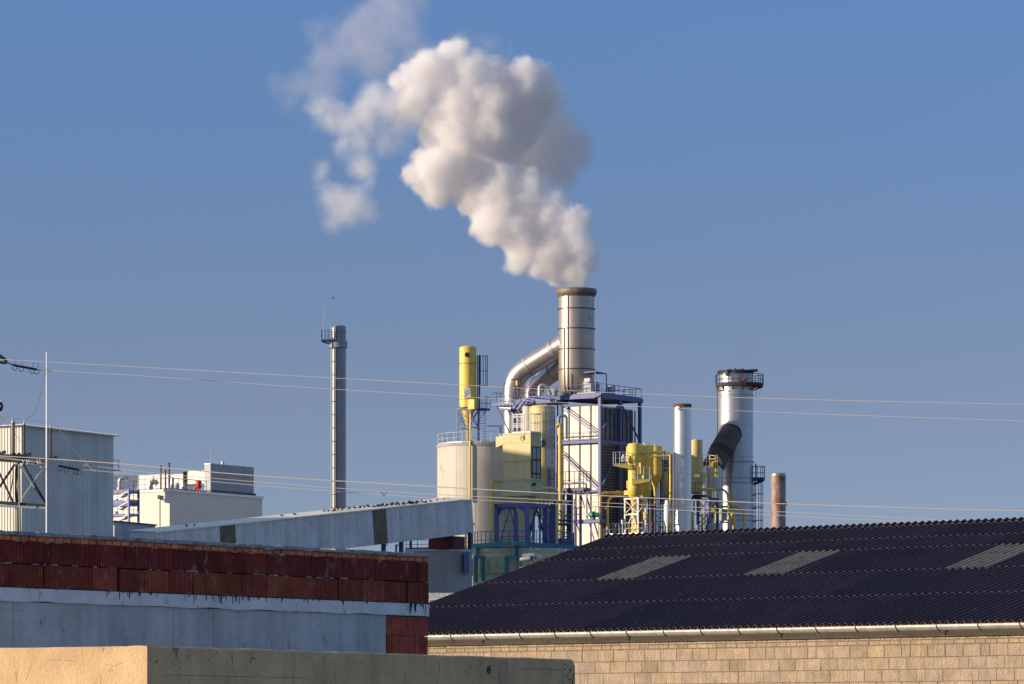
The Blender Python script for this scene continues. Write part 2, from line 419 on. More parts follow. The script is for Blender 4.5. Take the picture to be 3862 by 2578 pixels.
for _ in range(60):
    a_=L1-.02-abs(random.gauss(0,.09)); zz=zt-.06-random.random()*.22; r_=random.uniform(.003,.009)
    if a_>6: k.mesh([fy.p(a_+r_*math.cos(x)*random.uniform(.6,1.2),.0012,zz+r_*1.5*math.sin(x)) for x in (0,.9,1.9,3.1,4.2,5.3)],[tuple(range(6))])
k.build('pits_and_anchor_hole',M['tar'],t)
ck=MB(); random.seed(31)
def crack(base,dirv,nrm,a0,z0,da,dz,n=16,r=.0016):
    pts=[]; a=a0; z=z0
    for i in range(n):
        q=base+dirv*a+nrm*.0006; pts.append(Vector((q.x,q.y,z))); a+=da*random.uniform(.2,1.8)+random.uniform(-1,1)*abs(dz)*.5; z+=dz*random.uniform(.4,1.6)+random.uniform(-1,1)*abs(da)*.35
    ck.path(pts,[r*random.uniform(.5,1.3) for _ in pts],n=4,caps=False)
crack(o0,fy.u,fy.v,1.25,zt-.02,.006,-.022); crack(o0,fy.u,fy.v,4.6,zt-.06,-.004,-.025); crack(o0,fy.u,fy.v,5.8,zt-.02,.003,-.02,12); crack(o0,fy.u,fy.v,2.2,zt-.10,-.002,-.02,13)
ln_=Vector((-.474,-.881,0)).normalized()
crack(o0,vl,ln_,.75,zt-.12,.02,-.001,16,.0011); crack(o0,vl,ln_,.5,zt-.20,-.002,-.016,10,.0011); crack(o0,vl,ln_,1.2,zt-.13,.003,-.015,12,.0011); crack(o0,vl,ln_,.25,zt-.14,.018,-.001,12,.0009)
ck.build('hairline_cracks',M['joint'],t)

# ---------------------------------------------------------------- block building with dark corrugated roof (right front)
random.seed(11)
fr=Fr(2400,71,(.765,-.644),(.644,.765)); AL=fr.ln(1335,fr.u); AR=9.6
zz=lambda Y: zw(Y,71)
t=thing('block_building','tan concrete block building under a dark purple corrugated roof','building',fr.p(0,3,0))
c=MB(); c.box(fr,AL+.15,AR,.012,.2,0,zz(2421)); c.build('mortar_core',M['mortar'],t)
w_=MB()
# courses (in metres from the top)
def course(z0,z1,wd,half=.0,gap=.004):
    a=AL+.15
    while a<AR:
        ww=wd*random.choice([1,1,1,1,1,1,1,.5,.52,1.02]) if half else wd*random.uniform(.97,1.03)
        g=gap*random.uniform(.3,1.4); bb=random.uniform(-.003,.003); tt=random.uniform(.90,1.09)
        if random.random()<.07: tt*=.80
        warm=random.uniform(.90,1.06)
        w_.cc=(tt,tt*(1-.04*(warm-1)),tt*(2-warm-.02))
        a1=a+ww; k=.004
        q0,q1=a+g/2,a1-g/2; zz1=z1-random.uniform(.004,.010); zz0=z0+.002
        w_.mesh([fr.p(q0,bb+k,zz0),fr.p(q1,bb+k,zz0),fr.p(q1,bb+k,zz1),fr.p(q0,bb+k,zz1),
                 fr.p(q0+k,bb,zz0+k),fr.p(q1-k,bb,zz0+k),fr.p(q1-k,bb,zz1-k),fr.p(q0+k,bb,zz1-k),
                 fr.p(q0,.02,zz0),fr.p(q1,.02,zz0),fr.p(q1,.02,zz1),fr.p(q0,.02,zz1)],
                [(4,5,6,7),(0,1,5,4),(1,2,6,5),(2,3,7,6),(3,0,4,7),(0,8,9,1),(1,9,10,2),(2,10,11,3),(3,11,8,0)])
        a=a1
course(zz(2431),zz(2423),.21); course(zz(2447.5),zz(2433),.21,gap=.008)
zc=zz(2449)
for i in range(9):
    course(zc-.2,zc-.003,.345,half=1,gap=.004 if i%3 else .008); zc-=.2
w_.build('block_wall',M['block'],t,attr=True)
g=MB(); g.box(fr,AL+.15,AL+.35,.21,7.6,0,zz(2421)); 
g.face([fr.p(AL+.15,.0,zz(2421)),fr.p(AL+.15,7.7,zz(2421)),fr.p(AL+.15,7.7,zz(2421)+1.95)]); g.build('gable_wall',M['mortar'],t)
# roof
B0=-.33; TP=.272; ZE=zz(2377)+.0
def rz(b): return ZE+(b-B0)*TP
def solveb(Y,X=2600):
    lo,hi=B0,9.
    for _ in range(50):
        m_=(lo+hi)/2; a=fr.ln(X,fr.u,0,0); 
        q=fr.o+fr.v*m_; k_=(X-HX)/F; a=(k_*q.y-q.x)/(fr.u.x-k_*fr.u.y); q=q+fr.u*a
        Yc=HY-(rz(m_)-CAMZ)/q.y*F
        if Yc>Y: lo=m_
        else: hi=m_
    return lo
rows=[B0]+[solveb(Y) for Y in (2268,2179,2099,2061)]+[solveb(2020)]
BR=rows[-1]+.16
PW=.155; AMP=.027
def wav(a,amp=AMP): return amp*math.cos(2*math.pi*a/PW)
rf=MB(); skyb=[]
sk_a=[]
for X0,X1,Y in ((2250,2395,2190),(2805,2965,2175),(3575,3745,2149)):
    bq=rows[2]
    def aat(X):
        q=fr.o+fr.v*bq; k_=(X-HX)/F; return (k_*q.y-q.x)/(fr.u.x-k_*fr.u.y)
    s0=round(aat(X0)/PW)*PW; sk_a.append((s0,s0+6*PW))
NS=8; na=int((AR+.5-AL)/PW*NS)
As=[AL+i*PW/NS for i in range(na)]
for ri,(b0,b1) in enumerate(zip(rows,rows[1:])):
    b1e=min(b1+.12,BR)
    grid={}
    for i in range(na-1):
        a0,a1=As[i],As[i+1]
        if ri==2 and any(s0-1e-6<=a0 and a1<=s1+1e-6 for s0,s1 in sk_a): continue
        z=lambda a,b,lift: rz(b)+wav(a)+lift
        rf.cc=1
        sh=int((a0-AL)//(PW*6)); hsh=((sh*37+ri*91)%17)/17.; rf.cc=(.72+.62*hsh,.74+.56*hsh,.78+.50*hsh)
        for j_ in (i,i+1):
            if j_ not in grid:
                grid[j_]=len(rf.v); rf.v+=[tuple(fr.p(As[j_],b0,z(As[j_],b0,.016))),tuple(fr.p(As[j_],b1e,z(As[j_],b1e,.0)))]
        rf.f.append([grid[i],grid[i+1],grid[i+1]+1,grid[i]+1]); rf.sm.append(True); rf.c.append(rf.cc)
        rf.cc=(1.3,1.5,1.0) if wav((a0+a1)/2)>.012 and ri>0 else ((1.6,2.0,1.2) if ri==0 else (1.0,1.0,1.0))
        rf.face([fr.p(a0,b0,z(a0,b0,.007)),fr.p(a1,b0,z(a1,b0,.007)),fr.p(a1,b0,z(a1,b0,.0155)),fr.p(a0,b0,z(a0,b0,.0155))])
rf.cc=.8; rf.face([fr.p(AL,B0,rz(B0)-.03),fr.p(AL,BR,rz(BR)-.03),fr.p(AL,BR,rz(BR)+.02),fr.p(AL,B0,rz(B0)+.02)])
rf.cc=1
rf.face([fr.p(AL,BR+.02,rz(BR)),fr.p(AR,BR+.02,rz(BR)),fr.p(AR,BR+8,rz(BR)-2.2),fr.p(AL,BR+8,rz(BR)-2.2)])
rf.build('roof',M['roof'],t,attr=True)
rc=MB(); b0=rows[-1]
for i in range(na-1):
    a0,a1=As[i],As[i+1]; rc.cc=.9
    P_=[(b0,.03,1.0),(b0+.10,.040,1.05),(b0+.17,.045,1.1),(b0+.28,.03,1.0)]
    for (p,l0,m0),(q,l1,m1) in zip(P_,P_[1:]):
        zf=lambda a,b,l,m_: rz(min(b,b0+.17))-(b-b0-.17 if b>b0+.17 else 0)*TP+wav(a,AMP*m_)+l
        rc.mesh([fr.p(a0,p,zf(a0,p,l0,m0)),fr.p(a1,p,zf(a1,p,l0,m0)),fr.p(a1,q,zf(a1,q,l1,m1)),fr.p(a0,q,zf(a0,q,l1,m1))],[(0,1,2,3)],True)
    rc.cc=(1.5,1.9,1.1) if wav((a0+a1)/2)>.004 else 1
    zf=lambda a,l: rz(b0)+wav(a)+l
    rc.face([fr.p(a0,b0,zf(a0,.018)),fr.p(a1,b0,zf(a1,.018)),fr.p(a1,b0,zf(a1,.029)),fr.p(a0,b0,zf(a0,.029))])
rc.build('ridge_cap',M['roof'],t,attr=True)
for s0,s1 in sk_a:
    s_=MB(); b0,b1=rows[2],rows[3]+.05; n=int(round((s1-s0)/PW*NS))
    for i in range(n):
        a0,a1=s0+i*PW/NS,s0+(i+1)*PW/NS
        s_.mesh([fr.p(a0,b0-.02,rz(b0-.02)+wav(a0)+.017),fr.p(a1,b0-.02,rz(b0-.02)+wav(a1)+.017),fr.p(a1,b1,rz(b1)+wav(a1)+.002),fr.p(a0,b1,rz(b1)+wav(a0)+.002)],[(0,1,2,3)],True)
    s_.build('skylight',M['skyl'],t)
sc_=MB()
for ri,b0 in enumerate(rows[:-1]):
    a=AL+PW*(1+ri%2)
    while a<AR:
        for bb in (b0+.13,) if ri==0 else (b0+.10,):
            q=fr.p(a,bb,rz(bb)+wav(a)+.012); sc_.tube(q,q+Vector((0,0,.016)),.008,.004,n=6)
        a+=PW*(6 if ri else 7)
sc_.build('roof_screws',M['zinc'],t)
# eave tiles bits peeping between the waves
te=MB(); a=fr.ln(2790,fr.u)
while a<AR:
    te.tube(fr.p(a+PW/2,B0+.04,rz(B0)-.012),fr.p(a+PW/2,B0+.3,rz(B0)+.03),.026,n=8); a+=PW
te.build('eaves_tiles',M['terra'],t)
tf=MB(); a=AL
while a<fr.ln(2790,fr.u):
    tf.tube(fr.p(a+PW/2,B0+.04,rz(B0)-.014),fr.p(a+PW/2,B0+.3,rz(B0)+.03),.024,n=8); a+=PW
tf.build('eaves_filler',M['mortar'],t)
# gutter
gb=B0-.03; gz=zw(2381,70.8); gr=.060
gu=MB(); n=10
sec=[(gb-gr*math.cos(x)*1.0, gz-gr*math.sin(x)*1.45) for x in np.linspace(0,math.pi,n)]
sec=[(gb-gr-.006,gz+.006)]+sec
for (p,q) in zip(sec,sec[1:]):
    gu.mesh([fr.p(AL-.1,p[0],p[1]),fr.p(AR,p[0],p[1]),fr.p(AR,q[0],q[1]),fr.p(AL-.1,q[0],q[1])],[(0,1,2,3)],True)
gutter=gu.build('gutter',M['zinc'],t)
a=AL+.3
while a<AR:
    br=MB(); pts=[fr.p(a+.05*math.sin(x/3.14*1.5),gb-(gr+.006)*math.cos(x),gz-(gr*1.45+.006)*math.sin(x)) for x in np.linspace(0,math.pi*.8,9)]
    br.path(pts,.0075,n=5); br.build('gutter_bracket',M['black'],gutter); a+=.80
fa=MB()
zf0=zw(2404,71); zf1=zw(2414,71)
fa.mesh([fr.p(AL,B0+.06,gz-.06),fr.p(AR,B0+.06,gz-.06),fr.p(AR,-.07,zf1),fr.p(AL,-.07,zf1)],[(0,1,2,3)])
fa.build('soffit_flashing',M['zincd'],t)
fa=MB(); fa.mesh([fr.p(AL,-.07,zf1),fr.p(AR,-.07,zf1),fr.p(AR,-.035,zz(2421)),fr.p(AL,-.035,zz(2421))],[(0,1,2,3)])
fa.mesh([fr.p(AL,-.035,zz(2421)),fr.p(AR,-.035,zz(2421)),fr.p(AR,.03,zz(2421)),fr.p(AL,.03,zz(2421))],[(0,1,2,3)])
fa.build('drip_edge',M['zinc'],t)
for X in (1845,2395,2970,3590):
    a=fr.ln(X,fr.u); st=MB(); st.beam(fr.p(a-.10,-.05,zf1+.0),fr.p(a+.13,B0+.03,gz-.07),.022,.03); st.build('gutter_strut',M['black'],t)
# ---------------------------------------------------------------- factory palette
def P(name,*a,**k): M[name]=mat(name,*a,**k)
P('white_clad',(.64,.60,.53),.55,var=.05,scale=.5)
P('shed_clad',(.60,.61,.60),.5,var=.07,scale=.4,streak=.08)
P('shed_sheet',(.60,.61,.60),.5,var=.08,scale=.4,streak=.14,attr=True)
P('wing_sheet',(.55,.56,.57),.55,var=.10,scale=.5,streak=.12,attr=True)
P('white_sheet',(.64,.60,.53),.55,var=.05,scale=.5,streak=.08,attr=True)
P('gallery_sheet',(.68,.69,.70),.55,var=.12,scale=.5,streak=.18,attr=True,dirt=(.30,.27,.24),dirt_amt=.03,dscale=.7)
P('gallery_clad',(.55,.56,.57),.55,var=.10,scale=.5,streak=.12)
P('gallery_roof',(.88,.80,.66),.6,var=.12,scale=.8)
P('green_sheet',(.16,.16,.11),.7,var=.25,scale=1)
P('silo_white',(.50,.46,.40),.6,var=.07,scale=.3,streak=.16,dirt=(.33,.28,.22),dirt_amt=.08,dscale=.8)
P('pipe_steel',(.54,.50,.46),.34,metal=.75,var=.10,scale=.6,streak=.15)
P('stack_steel',(.44,.37,.31),.42,metal=.7,var=.10,scale=.5,streak=.20,dirt=(.22,.17,.13),dirt_amt=.08,dscale=.5)
P('dark_steel',(.07,.06,.055),.5,metal=.3,var=.2)
P('blue',(.085,.11,.30),.5,var=.15,scale=1)
P('navy',(.028,.040,.125),.5,var=.15,scale=1)
P('yellow',(.74,.53,.105),.5,var=.10,scale=.7,streak=.20,dirt=(.32,.20,.07),dirt_amt=.06,dscale=1.6)
P('box_yellow',(.60,.50,.25),.6,var=.07,scale=.6,streak=.12,dirt=(.42,.30,.12),dirt_amt=.03,dscale=1.2)
P('pale_yellow',(.68,.54,.22),.55,var=.10,scale=.6,streak=.20,dirt=(.34,.24,.11),dirt_amt=.06,dscale=1.4)
P('olive',(.50,.48,.26),.6,var=.10,scale=.5,streak=.12)
P('teal',(.035,.23,.25),.55,var=.15,scale=1)
P('green_tank',(.54,.54,.33),.6,var=.12,scale=.5,streak=.22,dirt=(.20,.12,.05),dirt_amt=.06,dscale=.6)
P('pale_green',(.52,.58,.43),.6,var=.1,scale=.6,streak=.15)
P('grey_screen',(.27,.31,.34),.45,var=.08,scale=.5)
P('grey_rail',(.46,.48,.50),.5,metal=.3,var=.1)
P('maroon',(.10,.012,.010),.6,var=.2)
P('red',(.62,.035,.025),.45,var=.06)
P('rust',(.14,.065,.038),.85,var=.3,scale=1,metal=.1)
P('brown_duct',(.10,.065,.05),.55,metal=.3,var=.25,scale=.6,streak=.3)
P('panel_white',(.56,.49,.42),.45,metal=.1,var=.08,scale=.6,dirt=(.55,.38,.24),dirt_amt=.05,dscale=.35,bump=.12,bscale=1.6)
P('panel_dark',(.15,.15,.16),.5,metal=.3,var=.15,scale=.7)
P('louver',(.055,.05,.06),.6,var=.15)
P('stack_white',(.20,.25,.30),.42,metal=.25,var=.07,scale=.4,streak=.12)
P('concrete_far',(.34,.35,.36),.9,var=.12,scale=.5,streak=.15)
P('bird',(.028,.026,.03),.8,var=0)
P('birdw',(.55,.52,.5),.8,var=0)
P('white_paint',(.78,.76,.72),.5,var=.04)
P('green_valve',(.03,.20,.15),.5,var=.1)

def ccyl(X,D): return (xw(X,D),D)
def corr(mb,p0,p1,zl,zh,out,pitch=.36,dep=.07):
    """trapezoid sheet between two plan points; zl/zh functions of t"""
    d=p1-p0; n=max(2,round(d.length/pitch)); pts=[]
    for k in range(n):
        for (t_,o) in ((0,0),(.38,0),(.5,dep),(.88,dep)):
            pts.append(((k+t_)/n,o))
    pts.append((1,0))
    for (t0,o0),(t1,o1) in zip(pts,pts[1:]):
        h_=(int(t0*n)//3*37+int(p0.x*3))%11/11; mb.cc=(.91+.13*h_,.92+.12*h_,.93+.10*h_)
        a=p0+d*t0+out*o0; b_=p0+d*t1+out*o1
        mb.face([(a.x,a.y,zl(t0)),(b_.x,b_.y,zl(t1)),(b_.x,b_.y,zh(t1)),(a.x,a.y,zh(t0))])
U=Vector((.555,.832,0)).normalized(); V_=Vector((.832,-.555,0)).normalized()

# ---------------------------------------------------------------- tall corrugated shed
fs=Fr(84,374); LU=fs.ln(427,fs.u); zr0=zw(1604,374); zr1=zw(1643,374+LU*.832)
t=thing('corrugated_shed','tall corrugated shed with blue shaded side behind the white mast','building',fs.p(LU/2,-4,0))
b=MB(); corr(b,fs.p(0,0,0),fs.p(LU,0,0),lambda q:0,lambda q:zr0+(zr1-zr0)*q-.05,fs.v); b.build('side_wall',M['shed_sheet'],t,attr=True)
b=MB(); corr(b,fs.p(0,-14,0),fs.p(0,0,0),lambda q:0,lambda q:zr0-.05,-fs.u,pitch=.34); b.build('end_wall',M['white_sheet'],t,attr=True)
b=MB(); b.face([fs.p(LU,0,0),fs.p(LU,-14,0),fs.p(LU,-14,zr1),fs.p(LU,0,zr1)]); b.face([fs.p(0,-14,0),fs.p(LU,-14,0),fs.p(LU,-14,zr1),fs.p(0,-14,zr0)]); b.build('rear_wall',M['shed_clad'],t)
b=MB(); n=44; 
for i in range(n):
    a0=-.35+(LU+.75)*i/n; a1=-.35+(LU+.75)*(i+1)/n; am=(a0+a1)/2; zf=lambda a: zr0+(zr1-zr0)*a/LU
    for (p,q,h0,h1) in ((a0,a0+(a1-a0)*.5,.06,.18),(a0+(a1-a0)*.5,a1,.18,.06)):
        b.face([fs.p(p,.38,zf(p)+h0-.06),fs.p(q,.38,zf(q)+h1-.06),fs.p(q,-14.2,zf(q)+h1),fs.p(p,-14.2,zf(p)+h0)])
        b.face([fs.p(p,.38,zf(p)-.06),fs.p(q,.38,zf(q)-.06),fs.p(q,.38,zf(q)+h1-.06),fs.p(p,.38,zf(p)+h0-.06)])
b.face([fs.p(-.35,.37,zr0-.06),fs.p(LU+.4,.37,zr1-.06),fs.p(LU+.4,-14.2,zr1-.01),fs.p(-.35,-14.2,zr0-.01)])
b.build('roof',M['shed_clad'],t)
b=MB(); b.rail([fs.p(LU+.05,-.1,zw(1772,385)-.0),fs.p(LU+.95,-.1,zw(1772,385))],h=.95,sp=.9,toe=False); b.beam(fs.p(LU,-.1,zw(1772,385)),fs.p(LU+1,-.1,zw(1772,385)),.5,.06)
b.build('side_ladder_rail',M['navy'],t)
# lower wing
DW=374+LU*.832; LW=fs.ln(582,fs.u)-LU
t=thing('shed_wing','low corrugated wing between the tall shed and the conveyor gallery','building',fs.p(LU+LW/2,-2,0))
z0=zw(1967,DW); z1=zw(1982,DW+LW*.83)
b=MB(); corr(b,fs.p(LU+.02,.1,0),fs.p(LU+LW,.1,0),lambda q:0,lambda q:z0+(z1-z0)*q,fs.v,pitch=.30); b.build('side_wall',M['wing_sheet'],t,attr=True)
b=MB(); b.hexa([fs.p(LU+.02,.3,z0),fs.p(LU+LW+.1,.3,z1),fs.p(LU+LW+.1,-3,z1),fs.p(LU+.02,-3,z0),fs.p(LU+.02,.3,z0+.12),fs.p(LU+LW+.1,.3,z1+.12),fs.p(LU+LW+.1,-3,z1+.12),fs.p(LU+.02,-3,z0+.12)]); b.build('roof',M['dark_steel'],t)

# ---------------------------------------------------------------- inclined conveyor gallery
GD1=425.; fg=Fr(1778,GD1); Lg=-fg.ln(584,-fg.u)  # toward -u
Lg=fg.ln(584,-fg.u)
GD0=GD1-Lg*.832
zt1=zw(1881,GD1); zt0=zw(2006,GD0)
HG=3.55
sl_=(zt1-zt0)/Lg
gz=lambda a: zt1+sl_*a       # a negative leftwards along u
t=thing('conveyor_gallery','long sloping corrugated conveyor gallery rising to the right with pigeons on it','conveyor gallery',fg.p(-Lg/2,-1.5,0))
segs=[(-Lg,fg.ln(826,-fg.u)*-1,'gallery_clad'),(-fg.ln(826,-fg.u),-fg.ln(885,-fg.u),'green_sheet'),(-fg.ln(885,-fg.u),-fg.ln(1402,-fg.u),'gallery_clad'),(-fg.ln(1402,-fg.u),-fg.ln(1454,-fg.u),'green_sheet'),(-fg.ln(1454,-fg.u),0,'gallery_clad')]
for a0,a1,m_ in segs:
    b=MB(); n=max(2,round((a1-a0)/.36)); pts=[]
    for k in range(n):
        for (t_,o) in ((0,0),(.38,0),(.5,.07),(.88,.07)): pts.append((a0+(a1-a0)*(k+t_)/n,o))
    pts.append((a1,0)); sk=.105   # sheets hang square to the slope
    for kk_,((p,o0),(q,o1)) in enumerate(zip(pts,pts[1:])):
        h_=((kk_//12)*37+int(abs(a0)))%11/11; b.cc=(.88+.17*h_,.89+.16*h_,.90+.14*h_)
        b.face([fg.p(p+sk*HG,o0,gz(p)-HG),fg.p(q+sk*HG,o1,gz(q)-HG),fg.p(q,o1,gz(q)),fg.p(p,o0,gz(p))])
    o=b.build('side_sheet' if m_!='green_sheet' else 'translucent_sheet',M['gallery_sheet' if m_=='gallery_clad' else m_],t,attr=True)
    if m_=='green_sheet': o['label']='dark green translucent strip in the gallery side'
b=MB(); sk=.105
b.face([fg.p(sk*HG,0,gz(0)-HG),fg.p(sk*HG,-3,gz(0)-HG),fg.p(0,-3,gz(0)),fg.p(0,0,gz(0))])
b.face([fg.p(sk*HG,-.01,gz(0)-HG+.02),fg.p(sk*HG,-3,gz(0)-HG+.02),fg.p(-Lg,-3,gz(-Lg)-HG+.02),fg.p(-Lg,-.01,gz(-Lg)-HG+.02)])
b.face([fg.p(sk*HG,-3,gz(0)-HG),fg.p(-Lg,-3,gz(-Lg-1)-HG),fg.p(-Lg,-3,gz(-Lg-1)),fg.p(0,-3,gz(0))])
b.face([fg.p(-Lg,0,gz(-Lg)-HG),fg.p(-Lg,-3,gz(-Lg)-HG),fg.p(-Lg,-3,gz(-Lg)),fg.p(-Lg,0,gz(-Lg))])
b.build('end_and_floor',M['gallery_clad'],t)
def groof(b_):   # shallow barrel profile: b from .12 (eave) to -3.1
    s=(.15-b_)/3.3; return .24*s
b=MB(); bs_=[.15,-.1,-.45,-.9,-1.5,-2.1,-2.6,-3.15]
n=150
for i in range(n):
    p=-Lg-.1+(Lg+.35)*i/n; q=-Lg-.1+(Lg+.35)*(i+1)/n
    tp=.55+.45*min(1,(i/n)*3); 
    for x,y in zip(bs_,bs_[1:]):
        b.mesh([fg.p(p,x,gz(p)+.03+groof(x)),fg.p(q,x,gz(q)+.03+groof(x)),fg.p(q,y,gz(q)+.03+groof(y)),fg.p(p,y,gz(p)+.03+groof(y))],[(0,1,2,3)],True)
    m_=(p+q)/2
    b.face([fg.p(p,.15,gz(p)-.12),fg.p(m_,.15,gz(m_)-.03),fg.p(m_,.15,gz(m_)+.05),fg.p(p,.15,gz(p)+.05)])
    b.face([fg.p(m_,.15,gz(m_)-.03),fg.p(q,.15,gz(q)-.12),fg.p(q,.15,gz(q)+.05),fg.p(m_,.15,gz(m_)+.05)])
b.face([fg.p(.25,x,gz(.25)+.03+groof(x)) for x in bs_])
b.build('gallery_roof',M['gallery_roof'],t)
b=MB()
for a in (-12.,-30.,-44.):
    for bb in (-.4,-2.6): b.beam(fg.p(a,bb,0),fg.p(a,bb,gz(a)-HG),.35)
b.build('gallery_support',M['navy'],t)

# pigeons
random.seed(21)
def bird_mesh():
    b=MB(); b.path([(-.17,0,.07),(-.10,0,.10),(0,0,.125),(.08,0,.15),(.11,0,.19),(.145,0,.215),(.175,0,.205)],[.012,.05,.075,.062,.035,.036,.008],n=8)
    b.mesh([(-.16,-.03,.085),(-.16,.03,.085),(-.28,.045,.055),(-.28,-.045,.055),(-.16,-.03,.07),(-.16,.03,.07),(-.28,.045,.045),(-.28,-.045,.045)],[(0,1,2,3),(7,6,5,4),(0,4,5,1),(2,6,7,3),(1,5,6,2),(3,7,4,0)])
    for s in (-1,1):
        b.tube((.01,.03*s,0),(.01,.03*s,.08),.008,n=4)
        b.mesh([(.07,.06*s,.15),(-.03,.085*s,.14),(-.20,.05*s,.10),(-.05,.075*s,.08)],[(0,1,2,3)],True)
    return b
o=bird_mesh().build('pigeon',M['bird'])
pm=o.data; bpy.data.objects.remove(o)
pm2=pm.copy(); pm2.materials.clear(); pm2.materials.append(M['birdw'])
def place_bird(X,b_,lab,light=False):
    a=-fg.ln(X,-fg.u)
    q=fg.p(a,b_,gz(a)+.03+groof(b_)-.005)
    o=bpy.data.objects.new('pigeon',pm2 if light else pm); COL.objects.link(o); o.location=q
    s=random.uniform(1.0,1.3); o.scale=(s,s,s*random.uniform(.95,1.15)); o.rotation_euler=(0,random.uniform(-.15,.25),random.uniform(0,6.28))
    tag(o,lab,'bird','pigeons on the gallery roof'); return o
place_bird(1103,-1.2,'lone dark pigeon on the gallery roof, well left of the thin ladder chimney')
place_bird(1152,-1.2,'dark pigeon sitting alone just left of the tall ladder chimney')
place_bird(736,-1.0,'lower dark pigeon of two on the gallery roof before the cream building')
place_bird(764,-1.0,'higher dark pigeon of two on the gallery roof before the cream building')
gl='small dark pigeon perched in the flock on the upper end of the gallery roof'
for X in [1270,1278,1290,1300,1311,1324,1330,1347,1360,1364,1382,1398,1402,1412]: place_bird(X,random.uniform(-1.7,-1.1),gl)
for _ in range(46): 
    X=random.uniform(1425,1730)if random.random()<.55 else random.uniform(1440,1600); place_bird(X,random.choice([-1.3,-1.5,-1.1,-.9,-.6,-.3]) if X>1480 else random.uniform(-1.8,-1.0),gl)
for X,lf in ((1345,1),(1438,1),(1562,1),(1528,1)): place_bird(X,-1.3,'pale pigeon standing among the dark flock on the gallery roof',True)
# flying pigeon
b=MB(); b.path([(-.2,0,0),(-.08,0,.01),(.05,0,.02),(.16,0,.03),(.2,0,.03)],[.01,.05,.06,.03,.008],n=8)
for s in (-1,1): b.mesh([(.08,.03*s,.03),(-.1,.03*s,.02),(-.12,.22*s,.28),(.0,.32*s,.46),(.06,.2*s,.27)],[(0,1,2,3,4)])
o=b.build('pigeon',M['bird']); o.location=W(1449,1870,418); o.rotation_euler=(0,0,1.2); o.scale=(1.2,1.2,1.2)
tag(o,'pigeon in flight with raised wings above the gallery roof','bird')
o2=bpy.data.objects.new('pigeon',o.data); COL.objects.link(o2); o2.location=W(1257,1126,430); o2.rotation_euler=(.6,0,.4); o2.scale=(.55,.55,.4); tag(o2,'tiny dark bird flying alone high above the thin ladder chimney','bird')

# ---------------------------------------------------------------- cream flat roofed building and its roof plant
D0=410; fw=Fr(639.6,D0); LR=fw.ln(989,fw.u); zt_=zw(1843,D0); z2=lambda a,Y: zw(Y,D0+a*.832)
t=thing('cream_building','flat roofed cream building with plant on its roof left of the thin chimney','building',fw.p(LR/2,-7,0))
b=MB(); b.box(fw,0,LR,-15,0,0,zt_-.25); b.build('wall',M['white_clad'],t)
b=MB(); b.box(fw,-.12,LR+.12,-15,.12,zt_-.25,zt_); b.build('roof_edge',M['white_paint'],t)
b=MB(); a=-.06; q=fw.p(-.08,-1.25,0); b.tube(Vector((q.x,q.y,5)),Vector((q.x,q.y,zw(1885,D0))),.035,n=6); b.build('conduit',M['grey_rail'],t)
b=MB(); q=fw.p(-.25,-1.25,zw(1873,D0)); b.tube(q+Vector((0,0,-.2)),q+Vector((0,0,.2)),.2,.22,n=12); b.beam(q,q+fw.u*.25,.08); b.build('wall_lamp',M['grey_rail'],t)
zr=zt_
# screen
a0=fw.ln(797,fw.u); a1=fw.ln(962,fw.u)
t2=thing('roof_screen','large dark grey panelled screen box on the cream building roof','plant screen',fw.p((a0+a1)/2,-.8,zr))
zs0=zw(1857,D0+a0*.83); zs1=zw(1749,D0+a0*.83)
for k in range(3):
    p=a0+(a1-a0)*[0,.37,.75,1][k]; q=a0+(a1-a0)*[0,.37,.75,1][k+1]
    b=MB(); b.box(fw,p+.02,q-.02,-.9,-.15,zr+.25,zs1); b.build('screen_panel',M['grey_screen'],t2)
b=MB(); b.box(fw,a0-.1,a1+.1,-1.2,.06,zr+.03,zr+.22); b.build('base_beam',M['dark_steel'],t2)
b=MB(); b.box(fw,a0-.02,a1+.02,-.93,-.12,zs1,zs1+.08); q=fw.p(a0+(a1-a0)*.33,-.4,zs1+.08); b.tube(q,q+Vector((0,0,.35)),.16,n=8); b.build('top_trim',M['grey_rail'],t2)
b=MB(); q=fw.p(a0,-.1,zr); b.tube(q,Vector((q.x,q.y,zw(1680,D0+3))),.03,.015,n=5); o=b.build('lightning_rod',M['grey_rail']); tag(o,'thin pale lightning rod at the left edge of the roof screen','lightning rod')
# big cream duct housings behind
def ubox(name,lab,cat,Xa,Xb,Y0,Y1,D,m,depth=3.,Y1b=None,bev=.15):
    """box whose lit long face looks left-front (normal -u); Xa..Xb along v"""
    f=Fr(Xb,D); L_=f.ln(Xa,-f.v); zt0=zw(Y0,D); zb0=zw(Y1,D); zta=zw(Y1b,D+L_*.55) if Y1b else zt0
    b=MB(); b.hexa([f.p(0,-L_,zb0),f.p(depth,-L_,zb0),f.p(depth,0,zb0),f.p(0,0,zb0),f.p(bev,-L_,zta),f.p(depth-bev,-L_,zta),f.p(depth-bev,0,zt0),f.p(bev,0,zt0)])
    for k in range(1,int(L_/2.2)): b.box(f,-.03,.02,-k*2.2-.04,-k*2.2+.04,zb0,min(zt0,zta)-.05)
    o=b.build(name,M[m]); 
    if lab: tag(o,lab,cat)
    return o
ubox('duct_housing','long cream duct housing along the back of the cream building roof','duct housing',425,700,1786,1849,421,'white_clad',2.5,Y1b=1793)
ubox('duct_housing','short cream housing beside the red barrel, left of the roof screen','duct housing',706,794,1772,1821,418,'white_clad',.8,Y1b=1775)
# stub legs under it
b=MB(); f=Fr(790,418); 
for bb in (-.3,-2.2): b.beam(f.p(.4,bb,zr),f.p(.4,bb,zw(1821,418)),.2)
o=b.build('housing_stand',M['navy']); tag(o,'dark legs under the short cream housing near the red barrel','stand')
